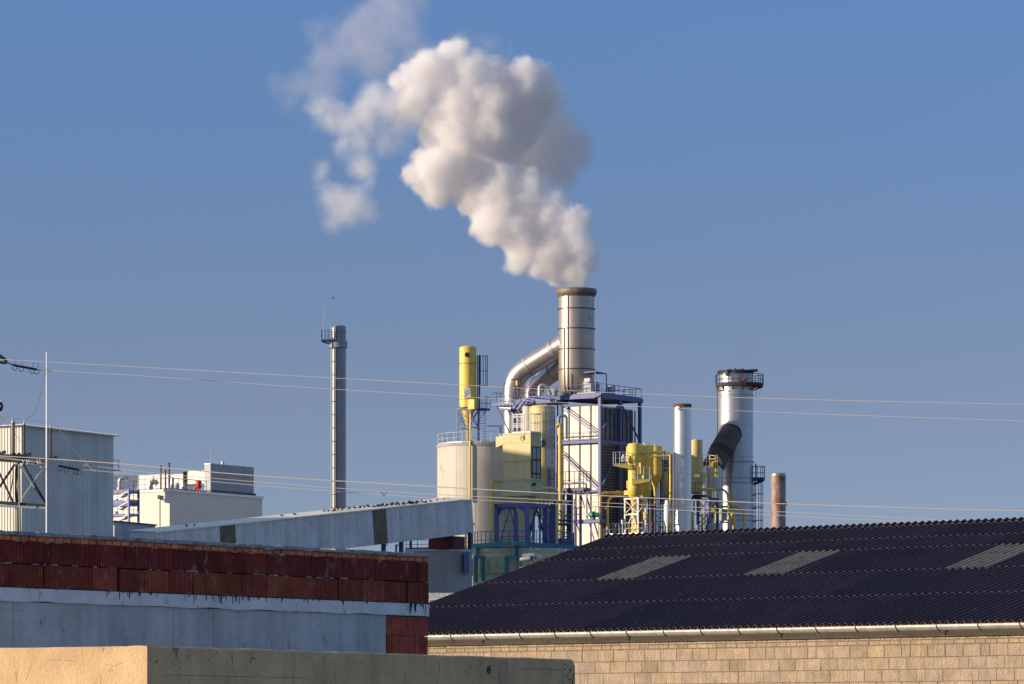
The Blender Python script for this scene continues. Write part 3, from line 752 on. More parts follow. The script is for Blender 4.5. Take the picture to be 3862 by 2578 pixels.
# elbows
for i,(X,Yb,Yt,xe,lab) in enumerate(((452,1850,1802,482,'bent steel exhaust elbow nearest the tall corrugated shed'),(566,1846,1816,594,'second bent steel exhaust elbow on the cream building roof'))):
    D=409.; r=px(9.5,D)
    b=MB(); c=[W(X,Yb,D),W(X,Yt+14,D),W(X+3,Yt+5,D),W(X+12,Yt,D),W(xe-8,Yt+1,D),W(xe,Yt+9,D)]
    b.path(bend(c,.35,4),r,n=14); b.tube(c[0],c[0]+Vector((0,0,.3)),r*1.25,n=14)
    o=b.build('exhaust_elbow',M['pipe_steel']); tag(o,lab,'exhaust pipe')
for X,Y,g in ((606.6,1760,'left'),(624,1776,'middle shorter'),(637.6,1749,'right tallest')):
    b=MB(); D=410.5; q=W(X,1845,D); b.tube(q,W(X,Y,D),.09,n=8); b.tube(W(X,Y,D),W(X,Y-5,D),.14,.10,n=8)
    o=b.build('vent_pipe',M['dark_steel']); tag(o,'thin dark vent pipe on the cream building roof, %s of three'%g,'vent pipe','thin vent pipes on the cream building')
b=MB(); D=412; b.lathe(ccyl(697,D),[(.19,zr),(.19,zw(1782,D)),(.22,zw(1782,D)),(.22,zw(1778,D))],16); o=b.build('rusty_vent',M['rust']); tag(o,'short rusty smoking vent pipe in front of the cream duct housing','vent pipe')
b=MB(); D=409.5; b.path([W(749,1842,D),W(749,1838,D),W(749,1814,D),W(749,1809,D)],[.2,.30,.30,.2],n=16); b.tube(W(744,1858,D),W(744,1838,D),.05); b.tube(W(754,1858,D),W(754,1838,D),.05)
o=b.build('red_barrel',M['red']); tag(o,'bright red barrel standing on the cream building roof','barrel')
for X,Yt,rr,lab in ((650,1800,7,'squat steel fan housing right of the three vent pipes'),(669,1822,8,'pale rounded air unit beside the rusty vent'),(692,1816,7,'arched pale duct unit left of the red barrel')):
    b=MB(); D=409.7; c=ccyl(X,D); r_=px(rr,D); b.lathe(c,[(r_,zr),(r_,zw(Yt+6,D)),(r_*.75,zw(Yt,D)),(.05,zw(Yt-2,D))],16); b.beam(W(X-6,1838,D),W(X+8,1838,D),.3)
    o=b.build('roof_fan',M['pipe_steel']); tag(o,lab,'roof fan')
b=MB(); 
def rl(X0,X1,D,zd): return [Vector((xw(X0,D),D,zd)),Vector((xw(X1,D-.3),D-.3,zd))]
f=fw; b.rail([f.p(.25,-14,zr),f.p(.25,-.3,zr),f.p(a0-.4,-.3,zr)],h=1.1,sp=1.5,r=.028)
o=b.build('roof_railing',M['blue']); tag(o,'blue railing along the edge of the cream building roof','railing')
# blue stair scaffold in front of left face
fx=Fr(486,405.0); h0=zw(1985,405); hs=[zw(y,405) for y in (1968,1938,1908,1885,1857,1846)]
t2=thing('stair_tower','blue steel stair tower beside the shed casting shadow on the cream wall','stair tower',fx.p(0,0,0))
b=MB()
Lx=3.4
for a,bb in ((0,0),(1.5,0),(0,-Lx),(1.5,-Lx)): b.beam(fx.p(a,bb,0),fx.p(a,bb,zw(1843,405)),.18)
b.build('post_frame',M['blue'],t2)
b=MB()
for (z,th) in ((zw(1850,405),.22),(zw(1887,405),.5),(zw(1940,405),.12)):
    b.box(fx,0,1.5,-Lx,0,z-th,z)
b.build('landing',M['blue'],t2)
b=MB()
zz_=[zw(1975,405),zw(1940,405),zw(1890,405),zw(1852,405)]
for z,z_ in zip(zz_,zz_[1:]):
    b.beam(fx.p(0,-Lx,z),fx.p(0,0,z_),.06); b.beam(fx.p(0,0,z),fx.p(0,-Lx,z_),.06)
    b.beam(fx.p(.4,-Lx+.4,z),fx.p(.4,-.4,z_),.08,.22); b.beam(fx.p(1.1,-Lx+.4,z),fx.p(1.1,-.4,z_),.08,.22)
b.build('brace',M['grey_rail'],t2)
b=MB()
for z in (zw(1887,405),zw(1850,405),zw(1940,405)): b.rail([fx.p(0,-Lx,z),fx.p(0,0,z),fx.p(1.5,0,z)],h=1.0,sp=.7,r=.025)
b.build('railing',M['blue'],t2)

# ---------------------------------------------------------------- thin ladder chimney
D=474; c=ccyl(1275,D); k=px(1,D); Z=lambda Y: zw(Y,D)
t=thing('ladder_chimney','slim pale grey chimney with black ladder and a small top platform','chimney',(c[0],c[1],0))
b=MB(); b.lathe(c,[(29.5*k,0),(30*k,Z(1312)),(30*k,Z(1240)),(29*k,Z(1233)),(25*k,Z(1228)),(20*k,Z(1227))],48); 
b.build('shaft',M['stack_white'],t)
b=MB(); b.lathe(c,[(30.1*k,Z(1313)),(35*k,Z(1311)),(35.2*k,Z(1286)),(30.1*k,Z(1284))],48,smooth=False,cap=False); b.build('collar',M['stack_white'],t)
b=MB(); b.ring(c,30.1*k,1.2*k,Z(1313.5),Z(1311.5)); b.ring(c,30.1*k,.6*k,Z(1252),Z(1250)); b.build('band',M['dark_steel'],t)
b=MB(); 
for X,yo in ((1252,0),(1266,0)):
    q=Vector((xw(X,D-1),D-31*k,0)); b.beam(Vector((q.x,q.y,2)),Vector((q.x,q.y,Z(1229))),.07,.10)
y=1316
while y<1925:
    b.beam(Vector((xw(1251,D),D-32*k,Z(y))),Vector((xw(1266,D),D-32*k,Z(y)+.0)),.07,.07); y+=50
y=1240
while y<1925:
    b.beam(Vector((xw(1259,D),D-31.5*k,Z(y))),Vector((xw(1274,D),D-31.5*k,Z(y))),.02,.02); y+=11
b.build('ladder',M['dark_steel'],t)
b=MB(); dk=Z(1283)
P4=[Vector((xw(1213,D),D-1.0,dk)),Vector((xw(1264,D),D-1.35,dk)),Vector((xw(1264,D),D+.3,dk)),Vector((xw(1213,D),D+.6,dk))]
b.hexa([p-Vector((0,0,.12)) for p in P4]+P4)
b.beam(P4[0]+Vector((0,0,-.1)),Vector((xw(1246,D),D-.6,Z(1299))),.1); b.beam(P4[3]+Vector((0,0,-.1)),Vector((xw(1246,D),D+.3,Z(1299))),.1)
b.build('platform',M['navy'],t)
b=MB(); b.rail([P4[1],P4[0],P4[3],P4[2]],h=1.1,sp=.45,r=.028); b.build('railing',M['blue'],t)
b=MB(); q=Vector((xw(1220,D),D,dk)); b.tube(q,Vector((q.x+.05,q.y,Z(1154))),.022,.012,n=5); b.build('antenna',M['grey_rail'],t)

# ---------------------------------------------------------------- unseen tower added beyond the left edge to cast shade across the plant
pc=(429.2); s_=-72
cen=Vector((-.97,-.24,0)).normalized()*(-105+72)+Vector((-.24,.97,0)).normalized()*pc
cen+=Vector((-.24,.97,0))*.27
o_=Fr(0,1,(.97,.24),(.24,-.97)); o_.o=Vector((cen.x,cen.y,0)); HH=zw(1690,438)+70*math.tan(R(SUN_EL))
b=MB(); b.box(o_,-9,1,-8.1,8.1,0,HH)
o=b.build('shade_tower',M['concrete_far']); tag(o,'tall plain concrete shade caster added out of view beyond the left edge','tower')
P('pipe_bright',(.68,.66,.63),.36,metal=.75,var=.05,scale=.4,streak=.06)
P('stack_silver',(.44,.44,.45),.38,metal=.65,var=.07,scale=.4,streak=.14)
P('rust_dark',(.06,.035,.025),.8,var=.3,scale=1)
P('rust_streak',(.33,.29,.27),.7,metal=.1,var=.2,scale=.8,dirt=(.26,.10,.05),dirt_amt=.50,dscale=.8)
P('gal_dark',(.045,.05,.055),.5,metal=.4,var=.2,scale=8)
P('gal_light',(.50,.49,.46),.5,metal=.4,var=.15,scale=8)
P('porc',(.11,.075,.06),.3,var=.15,scale=8)
P('porc_pale',(.30,.235,.18),.35,var=.12,scale=8)
P('black_por',(.012,.012,.018),.35,var=.1)
P('white_metal',(.80,.79,.78),.3,metal=.5,var=.03)
P('wire',(.30,.265,.235),.5,metal=.0,var=.08,scale=30)
P('wire_grey',(.22,.22,.23),.6,var=.1)
P('rim_steel',(.20,.165,.14),.6,metal=.3,var=.2,scale=1.5,streak=.2)
# ================================================================ middle of the plant
def vcyl(mb,X,Rp,Y0,Y1,D,n=32,z0=None,smooth=True):
    k=D/F; mb.lathe(ccyl(X,D),[(Rp*k,z0 if z0 is not None else zw(Y1,D)),(Rp*k,zw(Y0,D))],n,smooth); return mb
def dome(Rp,Y0,h,D,Yb):
    """profile of a shell with a shallow dished head; Y0 = photo row of the apex"""
    k=D/F; zt=zw(Y0,D); r=Rp*k; hh=h*k
    return [(r,Yb),(r,zt-hh)]+[(r*math.cos(a),zt-hh+hh*math.sin(a)) for a in np.linspace(.12,math.pi/2-.02,7)]
def circ(X,Rp,D,z,n=24,a0=0,a1=360):
    c=ccyl(X,D); r=Rp*D/F
    return [Vector((c[0]+r*math.cos(R(a0+(a1-a0)*i/n)),c[1]+r*math.sin(R(a0+(a1-a0)*i/n)),z)) for i in range(n+(0 if a1-a0==360 else 1))]

# ---------------------------------------------------------------- white silo
D=455; c=ccyl(1816,D); k=px(1,D); Z=lambda Y: zw(Y,D)
t=thing('white_silo','large round cream silo behind the upper end of the conveyor gallery','silo',(c[0],c[1],0))
b=MB(); b.lathe(c,[(167*k,0),(167*k,Z(1690))],72); b.build('shell',M['silo_white'],t)
b=MB(); b.lathe(c,[(167.2*k,Z(1690)),(170*k,Z(1689)),(170*k,Z(1679)),(160*k,Z(1678)),(60*k,Z(1674)),(.02,Z(1673))],72,smooth=False); b.build('roof',M['concrete_far'],t)
b=MB()
for y in (1766,1916,2020): b.ring(c,166.8*k,.5*k,Z(y+.8),Z(y),72)
for a in (200,236,262): 
    q=Vector((c[0]+167*k*math.cos(R(a)),c[1]+167*k*math.sin(R(a)),0)); b.tube(q,Vector((q.x,q.y,Z(1690))),.02,n=4)
b.build('seam',M['gallery_clad'],t)
b=MB(); b.rail(circ(1816,164,D,Z(1678),28),h=1.15,sp=1.6,closed=True,r=.03); b.build('railing',M['grey_rail'],t)
for X,rr,yo in ((1838,22,0),(1740,17,3),(1690,14,3)):
    b=MB(); cc=(xw(X,D),D-2.4+yo); b.lathe(cc,[(rr*k,Z(1676)),(rr*k*.95,Z(1671)),(rr*k*.6,Z(1667)),(.05,Z(1666))],20); b.build('roof_hatch',M['pipe_steel'],t)
b=MB(); q=Vector((xw(1738,450),450.0,Z(1905))); q=Vector((c[0]-60*k,c[1]-158*k,zw(1985,450)))
b.beam(Vector((xw(1775,449.5),449.6,zw(1972,450))),Vector((xw(1786,448),448.6,zw(1979,450))),.2,.3); b.build('wall_bracket',M['silo_white'],t)

# ---------------------------------------------------------------- tall yellow filter on the silo
D=454; c=ccyl(1764.5,D); k=px(1,D)
t=thing('yellow_filter','tall slender yellow filter vessel standing on top of the white silo','filter vessel',(c[0],c[1],Z(1675)))
b=MB(); b.lathe(c,[(32*k,Z(1541)),(32*k,Z(1372)),(32*k,Z(1312))]+[(32*k*math.cos(a),Z(1312)+9*k*math.sin(a)) for a in (.3,.7,1.1,1.5)],40); b.build('shell',M['yellow'],t)
b=MB(); b.ring(c,31.8*k,1.2*k,Z(1372),Z(1370.5)); b.ring(c,31.8*k,1.2*k,Z(1508),Z(1507)); b.ring(c,31.8*k,3*k,Z(1541),Z(1536)); b.build('flange',M['dark_steel'],t)
b=MB(); q=W(1762,1337.5,D-31*k); b.tube(q+Vector((0,.3,0)),q-Vector((0,.28,0)),9*k,n=20); b.build('dark_port',M['black'],t)
b=MB(); p0=W(1750,1500,D-34.5*k); w_=25*k; h_=37*k
b.hexa([p0,p0+Vector((w_,0.0,0)),p0+Vector((w_,.3,0)),p0+Vector((0,.3,0)),p0+Vector((0,0,h_)),p0+Vector((w_,.0,h_)),p0+Vector((w_,.3,h_)),p0+Vector((0,.3,h_))]); b.build('sign_plate',M['white_paint'],t)
b=MB()
for s0 in (.1,.42): b.mesh([p0+Vector((w_*.08,-.012,h_*s0)),p0+Vector((w_*.08,-.012,h_*(s0+.18))),p0+Vector((w_*.92,-.012,h_*(s0+.55))),p0+Vector((w_*.92,-.012,h_*(s0+.37)))],[(0,3,2,1)])
b.build('sign_stripes',M['grey_rail'],t)
b=MB(); f=Fr(1768,D-1.0); b.box(f,-.2,.4,0,.85,Z(1546),Z(1509)); b.build('yellow_box',M['yellow'],t)
b=MB(); b.lathe(c,[(5*k,Z(1670)),(6*k,Z(1603)),(7*k,Z(1600)),(28*k,Z(1541))],28); b.build('hopper',M['yellow'],t)
b=MB(); X=1772; b.path([W(1775,1530,D-1.15),W(1775,1560,D-1.15),W(1773.5,1670,D-3.95),W(1772,1690,D-3.98),W(1772,1890,D-3.98)],3.4*k,n=8); b.build('drop_pipe',M['yellow'],t)
fy_=Fr(1764.5,D); s=.83; 
b=MB()
for a,bb in ((-s,-s),(s,-s),(s,s),(-s,s)): b.beam(fy_.p(a,bb,Z(1676)),fy_.p(a,bb,Z(1541)),.13)
cs=[(-s,-s),(s,-s),(s,s),(-s,s)]
for (a0,b0),(a1,b1) in zip(cs,cs[1:]+cs[:1]):
    b.beam(fy_.p(a0,b0,Z(1543)),fy_.p(a1,b1,Z(1543)),.12,.18)
    b.beam(fy_.p(a0,b0,Z(1546)),fy_.p(a1,b1,Z(1610)),.06); b.beam(fy_.p(a1,b1,Z(1546)),fy_.p(a0,b0,Z(1610)),.06); b.beam(fy_.p(a0,b0,Z(1612)),fy_.p(a1,b1,Z(1612)),.10)
b.build('stand',M['blue'],t)
b=MB(); f=Fr(1800,D-.4); b.box(f,-.3,.9,0,1.1,Z(1549),Z(1545)); b.beam(f.p(.3,1.0,Z(1548)),f.p(.3,-.1,Z(1585)),.08); b.build('platform',M['navy'],t)
b=MB(); b.rail([f.p(-.3,0.05,Z(1545)),f.p(-.3,1.1,Z(1545)),f.p(.9,1.1,Z(1545)),f.p(.9,0,Z(1545))],h=1.35,sp=.5,r=.03); b.build('railing',M['blue'],t)
b=MB(); b.beam(W(1808,1545,D),W(1808,1338,D),.14); b.beam(W(1801,1545,D),W(1801,1340,D),.08)
for y in range(1345,1545,9): b.beam(W(1801,y,D),W(1808,y,D),.03)
for X in (1812,1822,1832,1838): b.beam(W(X,1453,D-.1),W(X,1340,D-.1),.06)
for y in (1341,1398,1453): b.beam(W(1808,y,D-.1),W(1838,y,D-.1),.06); b.beam(W(1838,y,D-.1),W(1830,y,D+.5),.06)
b.build('caged_ladder',M['navy'],t)
b=MB(); b.ladder(W(1819,1678,D-.3),Z(1545),w=.62,r=.035,step=.30); b.build('lower_ladder',M['blue'],t)
b=MB(); b.beam(W(1838,1606,D),W(1893,1606,D+.2),.10); b.beam(W(1888,1614,D),W(1888,1680,D),.12); b.beam(W(1880,1614,D),W(1896,1614,D),.08); o=b.build('pipe_rack',M['navy']); tag(o,'thin blue pipe rack reaching from the yellow filter stand to the stair platform','pipe rack')

# ---------------------------------------------------------------- green round tank with blue frame and yellow dust filter on top
D=441; c=ccyl(1971,D); k=px(1,D); Z=lambda Y: zw(Y,D)
t=thing('green_tank','round pale green tank with panelled band and teal brackets behind the dark roof','tank',(c[0],c[1],0))
b=MB(); b.lathe(c,[(188*k,0),(188*k,Z(2168))],72); b.build('shell',M['pale_green'],t)
b=MB(); b.lathe(c,[(188*k,Z(2172)),(193*k,Z(2168)),(193*k,Z(2106)),(188.5*k,Z(2105)),(189*k,Z(2090)),(191*k,Z(2088)),(191*k,Z(2080)),(170*k,Z(2079)),(.02,Z(2078))],72,smooth=False); b.build('panel_band',M['green_tank'],t)
b=MB()
for a in range(180,361,12):
    for w_ in (-1.0,1.0):
        q=[c[0]+193.6*k*math.cos(R(a+w_)),c[1]+193.6*k*math.sin(R(a+w_))]
        b.beam((q[0],q[1],Z(2166)),(q[0],q[1],Z(2109)),.05,.08)
b.ring(c,193*k,1.2*k,Z(2168),Z(2165),72); b.ring(c,193*k,1.2*k,Z(2110),Z(2108),72); b.build('band_frames',M['olive'],t)
b=MB(); b.ring(c,186*k,7*k,Z(2079),Z(2074),72); b.build('deck_edge',M['grey_rail'],t)
b=MB(); b.rail(circ(1971,192,D,Z(2074),26,170,370),h=Z(2010)-Z(2074),sp=2.0,r=.04); b.build('railing',M['blue'],t)
# teal frame
b=MB(); yb=2052
f=Fr(1941,434.9)
b.beam(W(1782,2058,438.3),W(1941,2048,434.4),.3,.42); b.beam(W(1941,2048,434.4),W(2178,2064,440.5),.3,.42)
b.beam(W(1800,2060,438),W(1800,2098,438),.28); b.beam(W(1949,2056,434.6),W(1949,2098,435.3),.35); b.beam(W(2160,2064,440),W(2160,2110,440),.25)
b.build('teal_beam',M['teal'],t)
for X0,X1,Dx in ((1795,1823,436.7),(1911,1958,435.2)):
    b=MB(); b.beam(W(X0,2100,Dx),W(X0,2190,Dx),.33,.25); b.beam(W(X1,2100,Dx-.3),W(X1,2190,Dx-.3),.33,.25)
    b.hexa([W(X0-5,2192,Dx-.12),W(X0+2,2203,Dx-.12),W(X0+2,2203,Dx+.2),W(X0-5,2192,Dx+.2),W(X0-5,2188,Dx-.12),W(X0+5,2188,Dx-.12),W(X0+5,2188,Dx+.2),W(X0-5,2188,Dx+.2)])
    b.beam(W(X0-6,2101,Dx-.1),W(X1+8,2100,Dx-.4),.3,.3); b.build('teal_bracket',M['teal'],t)
# blue frame
D1=437.0; fb_=Fr(1988,D1); Lu=fb_.ln(2060,fb_.u); Lv=fb_.ln(1873,-fb_.v); Z=lambda Y: zw(Y,D1); zd=Z(2072)
t=thing('blue_support_frame','blue steel frame on the green tank carrying the yellow dust filter','support frame',fb_.p(Lu/2,-Lv/2,zd))
b=MB()
for a,bb,w_ in ((0,0,.42),(0,-Lv,.38),(Lu,0,.42),(Lu,-Lv,.38),(Lu,-Lv*.42,.2)): b.beam(fb_.p(a,bb,zd),fb_.p(a,bb,Z(1897)),w_,.3)
b.build('column',M['blue'],t)
b=MB()
zt_=Z(1903)
for p,q in (((0,0.15),(0,-Lv-.15)),((0,0),(Lu+.2,0)),((Lu,0),(Lu,-Lv)),((0,-Lv),(Lu,-Lv))): b.beam(fb_.p(*p,zt_),fb_.p(*q,zt_),.3,.42)
b.build('top_beam',M['blue'],t)
b=MB()
z9=Z(1909); z5=Z(1942)
b.hexa([fb_.p(.05,-Lv,z5),fb_.p(.1,-Lv,z5),fb_.p(.1,-Lv+.2,z5),fb_.p(.05,-Lv+.2,z5),fb_.p(.05,-Lv,z9),fb_.p(.1,-Lv,z9),fb_.p(.1,-Lv+1.1,z9),fb_.p(.05,-Lv+1.1,z9)])
b.hexa([fb_.p(.05,-.2,z5),fb_.p(.1,-.2,z5),fb_.p(.1,0,z5),fb_.p(.05,0,z5),fb_.p(.05,-1.2,z9),fb_.p(.1,-1.2,z9),fb_.p(.1,0,z9),fb_.p(.05,0,z9)])
b.build('gusset_plate',M['blue'],t)
b=MB()
ap=fb_.p(.3,-Lv*.62,Z(1912)); b.beam(ap,fb_.p(.3,-Lv*.98,Z(2060)),.07); b.beam(ap,fb_.p(.3,-Lv*.30,Z(2060)),.07); b.beam(fb_.p(.3,-Lv*.9,Z(1960)),fb_.p(.3,-Lv*.4,Z(1962)),.06)
b.beam(fb_.p(0,0,Z(2050)),fb_.p(Lu*.5,0,Z(1912)),.14); b.beam(fb_.p(Lu*.5,0,Z(1912)),fb_.p(Lu,0,Z(2050)),.14); b.beam(fb_.p(.2,-Lv*.95,Z(2020)),fb_.p(.2,-Lv*.1,Z(2022)),.05)
b.build('brace',M['navy'],t)
# dust filter box
fq=Fr(2001,D1+.1); Lv2=fq.ln(1896,-fq.v); Lu2=fq.ln(2041,fq.u)
t=thing('dust_filter','pale yellow box shaped dust filter with inlet hood and hopper above the blue frame','dust filter',fq.p(Lu2/2,-Lv2/2,zd))
b=MB(); b.box(fq,0,Lu2,-Lv2,0,Z(1733),Z(1634)); b.build('upper_casing',M['box_yellow'],t)
b=MB(); b.box(fq,.10,Lu2-.1,-Lv2+.08,-.08,Z(1804),Z(1733)); b.build('middle_casing',M['box_yellow'],t)
b=MB(); b.box(fq,-.12,Lu2+.1,-Lv2-.12,.10,Z(1868),Z(1810)); b.box(fq,-.16,Lu2+.14,-Lv2-.05,.2,Z(1809.5),Z(1803)); b.build('lower_casing',M['olive'],t)
b=MB(); b.box(fq,-.05,Lu2+.05,-Lv2-.05,.06,Z(1634),Z(1629)); b.box(fq,-.03,.05,-Lv2,.0,Z(1735),Z(1732)); b.box(fq,-.04,.03,-Lv2,0,Z(1666),Z(1664)); b.build('trim',M['olive'],t)
b=MB(); L3=fq.ln(1866,-fq.v)
b.hexa([fq.p(.2,-L3,Z(1680)),fq.p(1.4,-L3,Z(1680)),fq.p(1.4,-Lv2-.01,Z(1668)),fq.p(.2,-Lv2-.01,Z(1668)),fq.p(.2,-L3,Z(1640)),fq.p(1.4,-L3,Z(1640)),fq.p(1.4,-Lv2-.01,Z(1636)),fq.p(.2,-Lv2-.01,Z(1636))]); b.tube(fq.p(.8,-L3+.3,Z(1640)),fq.p(.8,-L3+.15,Z(1628)),.12,n=8); b.build('inlet_hood',M['box_yellow'],t)
b=MB(); f2=fq
b.path([fq.p(-.05,-1.0+.28*math.cos(x),Z(1650)+.28*math.sin(x)) for x in np.linspace(0,6.2,12)],.018,n=4,caps=False); b.box(fq,-.1,-.01,-.95,-.83,Z(1655),Z(1643)); b.path([fq.p(-.05,-.9,Z(1642)),fq.p(-.06,-.7,Z(1633)),fq.p(-.05,-.55,Z(1620))],.018,n=4)
b.build('cable_and_box',M['dark_steel'],t)
b=MB()
for (y0,y1) in ((1685,1726),(1738,1780),(1787,1800)):
    b.box(fq,.35,1.05,-.1,.03,Z(y1),Z(y0)); b.box(fq,1.15,1.8,-.1,.03,Z(y1),Z(y0))
b.build('side_door',M['grey_screen'],t)
b=MB()
for a_ in (.28,1.1,1.9): b.box(fq,a_-.05,a_+.05,-.05,.06,Z(1804),Z(1680))
for y in (1683,1730,1784): b.box(fq,.2,2.0,-.05,.055,Z(y+2),Z(y-2))
b.build('door_frame',M['rust'],t)
b=MB(); q=W(2009,1826,D1-.2); b.tube(q,q+Vector((.25,-.3,0)),.18,n=12); b.box(fq,-.16,-.12,-.35,-.2,Z(1820),Z(1816)); b.build('inspection_port',M['dark_steel'],t)
b=MB(); f3=fq
z1,z2,z3=Z(1869),Z(1990),Z(2042)
cx,cy_=Lu2*.5,-Lv2*.42
def q4(cx,cy,s1,s2,z): return [fq.p(cx-s1,cy-s2,z),fq.p(cx+s1,cy-s2,z),fq.p(cx+s1,cy+s2,z),fq.p(cx-s1,cy+s2,z)]
b.hexa(q4(.9,-.95,.3,.3,z2)+q4(Lu2*.5,-Lv2*.45,Lu2*.42,1.05,z1)); b.hexa(q4(.9,-.95,.24,.26,Z(2012))+q4(.9,-.95,.27,.27,z2)); b.hexa(q4(1.0,-.65,.22,.24,z3)+q4(.9,-.95,.22,.24,Z(2012)))
b.build('hopper',M['olive'],t)
b=MB(); q=fq.p(.55,-.25,Z(1993)); b.box(fq,-.02,.3,-.55,-.05,Z(2000),Z(1978)); b.build('hopper_box',M['black'],t)
# fittings on top
b=MB(); b.rail([fq.p(.1,-Lv2+1.1,Z(1629)),fq.p(.1,-.1,Z(1629)),fq.p(Lu2,-.1,Z(1629))],h=2.0,sp=.75,r=.035); b.build('top_railing',M['grey_rail'],t)
# yellow pipe to the left of it
b=MB(); k=px(1,438); pts=bend([fq.p(.3,-Lv2-.1,Z(1812)),W(1854.5,1808,438.5),W(1854.5,1850,438.5),W(1854.5,2075,438.5)],.9,6); b.path(pts,6.6*k,n=14)
for i in range(len(pts)-3): pass
o=b.build('yellow_duct',M['yellow']); tag(o,'olive yellow duct elbowing down left of the yellow dust filter','duct')
b=MB(); pts=bend([fq.p(.6,.25,Z(1846)),W(2040,1843,437.5),W(2068,1838,438),W(2101,1846,438.6),W(2101,1900,438.6),W(2101,2130,438.6)],.8,6); n_=len(pts)
b.path(pts,[4*k]*4+[5.5*k]*(n_-4),n=12); b.lathe(ccyl(2101,438.6),[(7*k,zw(2084,438.6)),(8*k,zw(2081,438.6)),(7*k,zw(2078,438.6))],12)
o=b.build('pale_green_pipe',M['pale_green']); tag(o,'pale green pipe running right then down in front of the green tank','pipe')
# concrete block and low things between gallery and tank
D=432; f=Fr(1779,D-3); 
t=thing('concrete_bunker','grey concrete bunker with panel joints below the end of the gallery','bunker',W(1690,2240,D)*1)
b=MB(); L_=10.5; c=ccyl(1655,D+1); k=px(1,D); 
b.lathe(c,[(126*k,0),(126*k,zw(2082,D))],64); b.build('drum_wall',M['concrete_far'],t)
b=MB(); b.lathe(c,[(129*k,zw(2082,D)),(129*k,zw(2067,D)),(.05,zw(2066,D))],64,smooth=False); b.build('top_slab',M['grey_rail'] if False else M['conc'],t)
b=MB()
for a in (270,283,296,308,320,335,350): q=(c[0]+126.1*k*math.cos(R(a)),c[1]+126.1*k*math.sin(R(a))); b.tube((q[0],q[1],0),(q[0],q[1],zw(2082,D)),.022,n=4)
for y in (2128,2177,2225): b.ring(c,125.9*k,.7*k,zw(y+.7,D),zw(y,D),64)
b.build('panel_joint',M['conc'],t)
b=MB(); q0=W(1751,2158,D-2); b.hexa([W(1751,2158,D-2.2),W(1770,2158,D-1.7),W(1770,2158,D),W(1751,2158,D),W(1751,2084,D-2.2),W(1770,2084,D-1.7),W(1770,2084,D),W(1751,2084,D)]); b.build('blue_panel',M['blue'],t)
t=thing('transfer_house','dark maroon housing with black railed frame under the end of the gallery','housing',W(1660,2066,425))
Dg=424.5
b=MB(); f=Fr(1702,Dg); L_=f.ln(1618,-f.v); b.box(f,0,2.5,-L_,0,zw(2067,Dg),zw(2020,Dg)); b.build('maroon_panel',M['maroon'],t)
b=MB()
for X in (1704,1771): b.beam(W(X,2070,Dg),W(X,2008,Dg),.28)
b.beam(W(1700,2014,Dg),W(1776,2010,Dg),.2); b.beam(W(1704,2014,Dg+3),W(1704,2070,Dg+3),.2); b.build('frame',M['black'],t)
b=MB()
for y in (2028,2045,2060): b.beam(W(1704,y,Dg-.1),W(1771,y,Dg-.1),.05)
b.beam(W(1757,2014,Dg-.1),W(1757,2068,Dg-.1),.10); b.build('railing',M['navy'],t)
b=MB(); b.rail([W(1532,2070,Dg+2),W(1617,2069,Dg+2)],h=zw(2035,Dg)-zw(2069,Dg),sp=.95,r=.035); b.beam(W(1549,2070,Dg+2),W(1549,2032,Dg+2),.2)
o=b.build('walkway_railing',M['navy']); tag(o,'dark blue walkway railing just left of the maroon housing','railing')
for X in (1449,1494):
    b=MB(); b.beam(W(X,2085,Dg+6),W(X,2052,Dg+6),.16); b.beam(W(X,2056,Dg+6),W(X+14,2054,Dg+6),.10); b.beam(W(X-4,2062,Dg+6),W(X+6,2060,Dg+6),.12)
    o=b.build('teal_post',M['teal']); tag(o,'small teal post with side arm above the brick wall, %s one'%('left' if X<1460 else 'right'),'post','teal posts behind the brick wall')
b=MB(); b.lathe(ccyl(1565,Dg+9),[(2.6,zw(2110,Dg)),(1.9,zw(2078,Dg)),(1.2,zw(2071,Dg)),(.1,zw(2069,Dg))],18); o=b.build('sand_heap',M['block']); tag(o,'top of a small tan heap just above the brick building','heap')
# low shed
D=330; f=Fr(1778,D); 
t=thing('low_shed','low shed with pale corrugated roof squeezed between brick building and dark roof','shed',W(1700,2300,D))
b=MB(); b.cc=1; corr(b,Vector((xw(1600,D),D,0)),Vector((xw(1800,D),D,0)),lambda q:0,lambda q:zw(2264,D),Vector((0,-1,0)),pitch=.25,dep=.05); b.build('wall',M['shed_clad'],t)
b=MB(); n=36
for i in range(n):
    X0=1600+200*i/n; X1=1600+200*(i+1)/n
    for s_,(p,q,h0,h1) in enumerate(((X0,(X0+X1)/2,0,.1),((X0+X1)/2,X1,.1,0))):
        A,B,C_,D_=[Vector((xw(p,D),D-.3,zw(2259,D)+h0)),Vector((xw(q,D),D-.3,zw(2259,D)+h1)),Vector((xw(q,D),D+5,zw(2236,D)+h1+.12)),Vector((xw(p,D),D+5,zw(2236,D)+h0+.12))]
        b.mesh([A,B,C_,D_],[(0,1,2,3)],True); b.face([A-Vector((0,0,.12)),B-Vector((0,0,.12)),B,A])
b.build('roof',M['gallery_roof'],t)

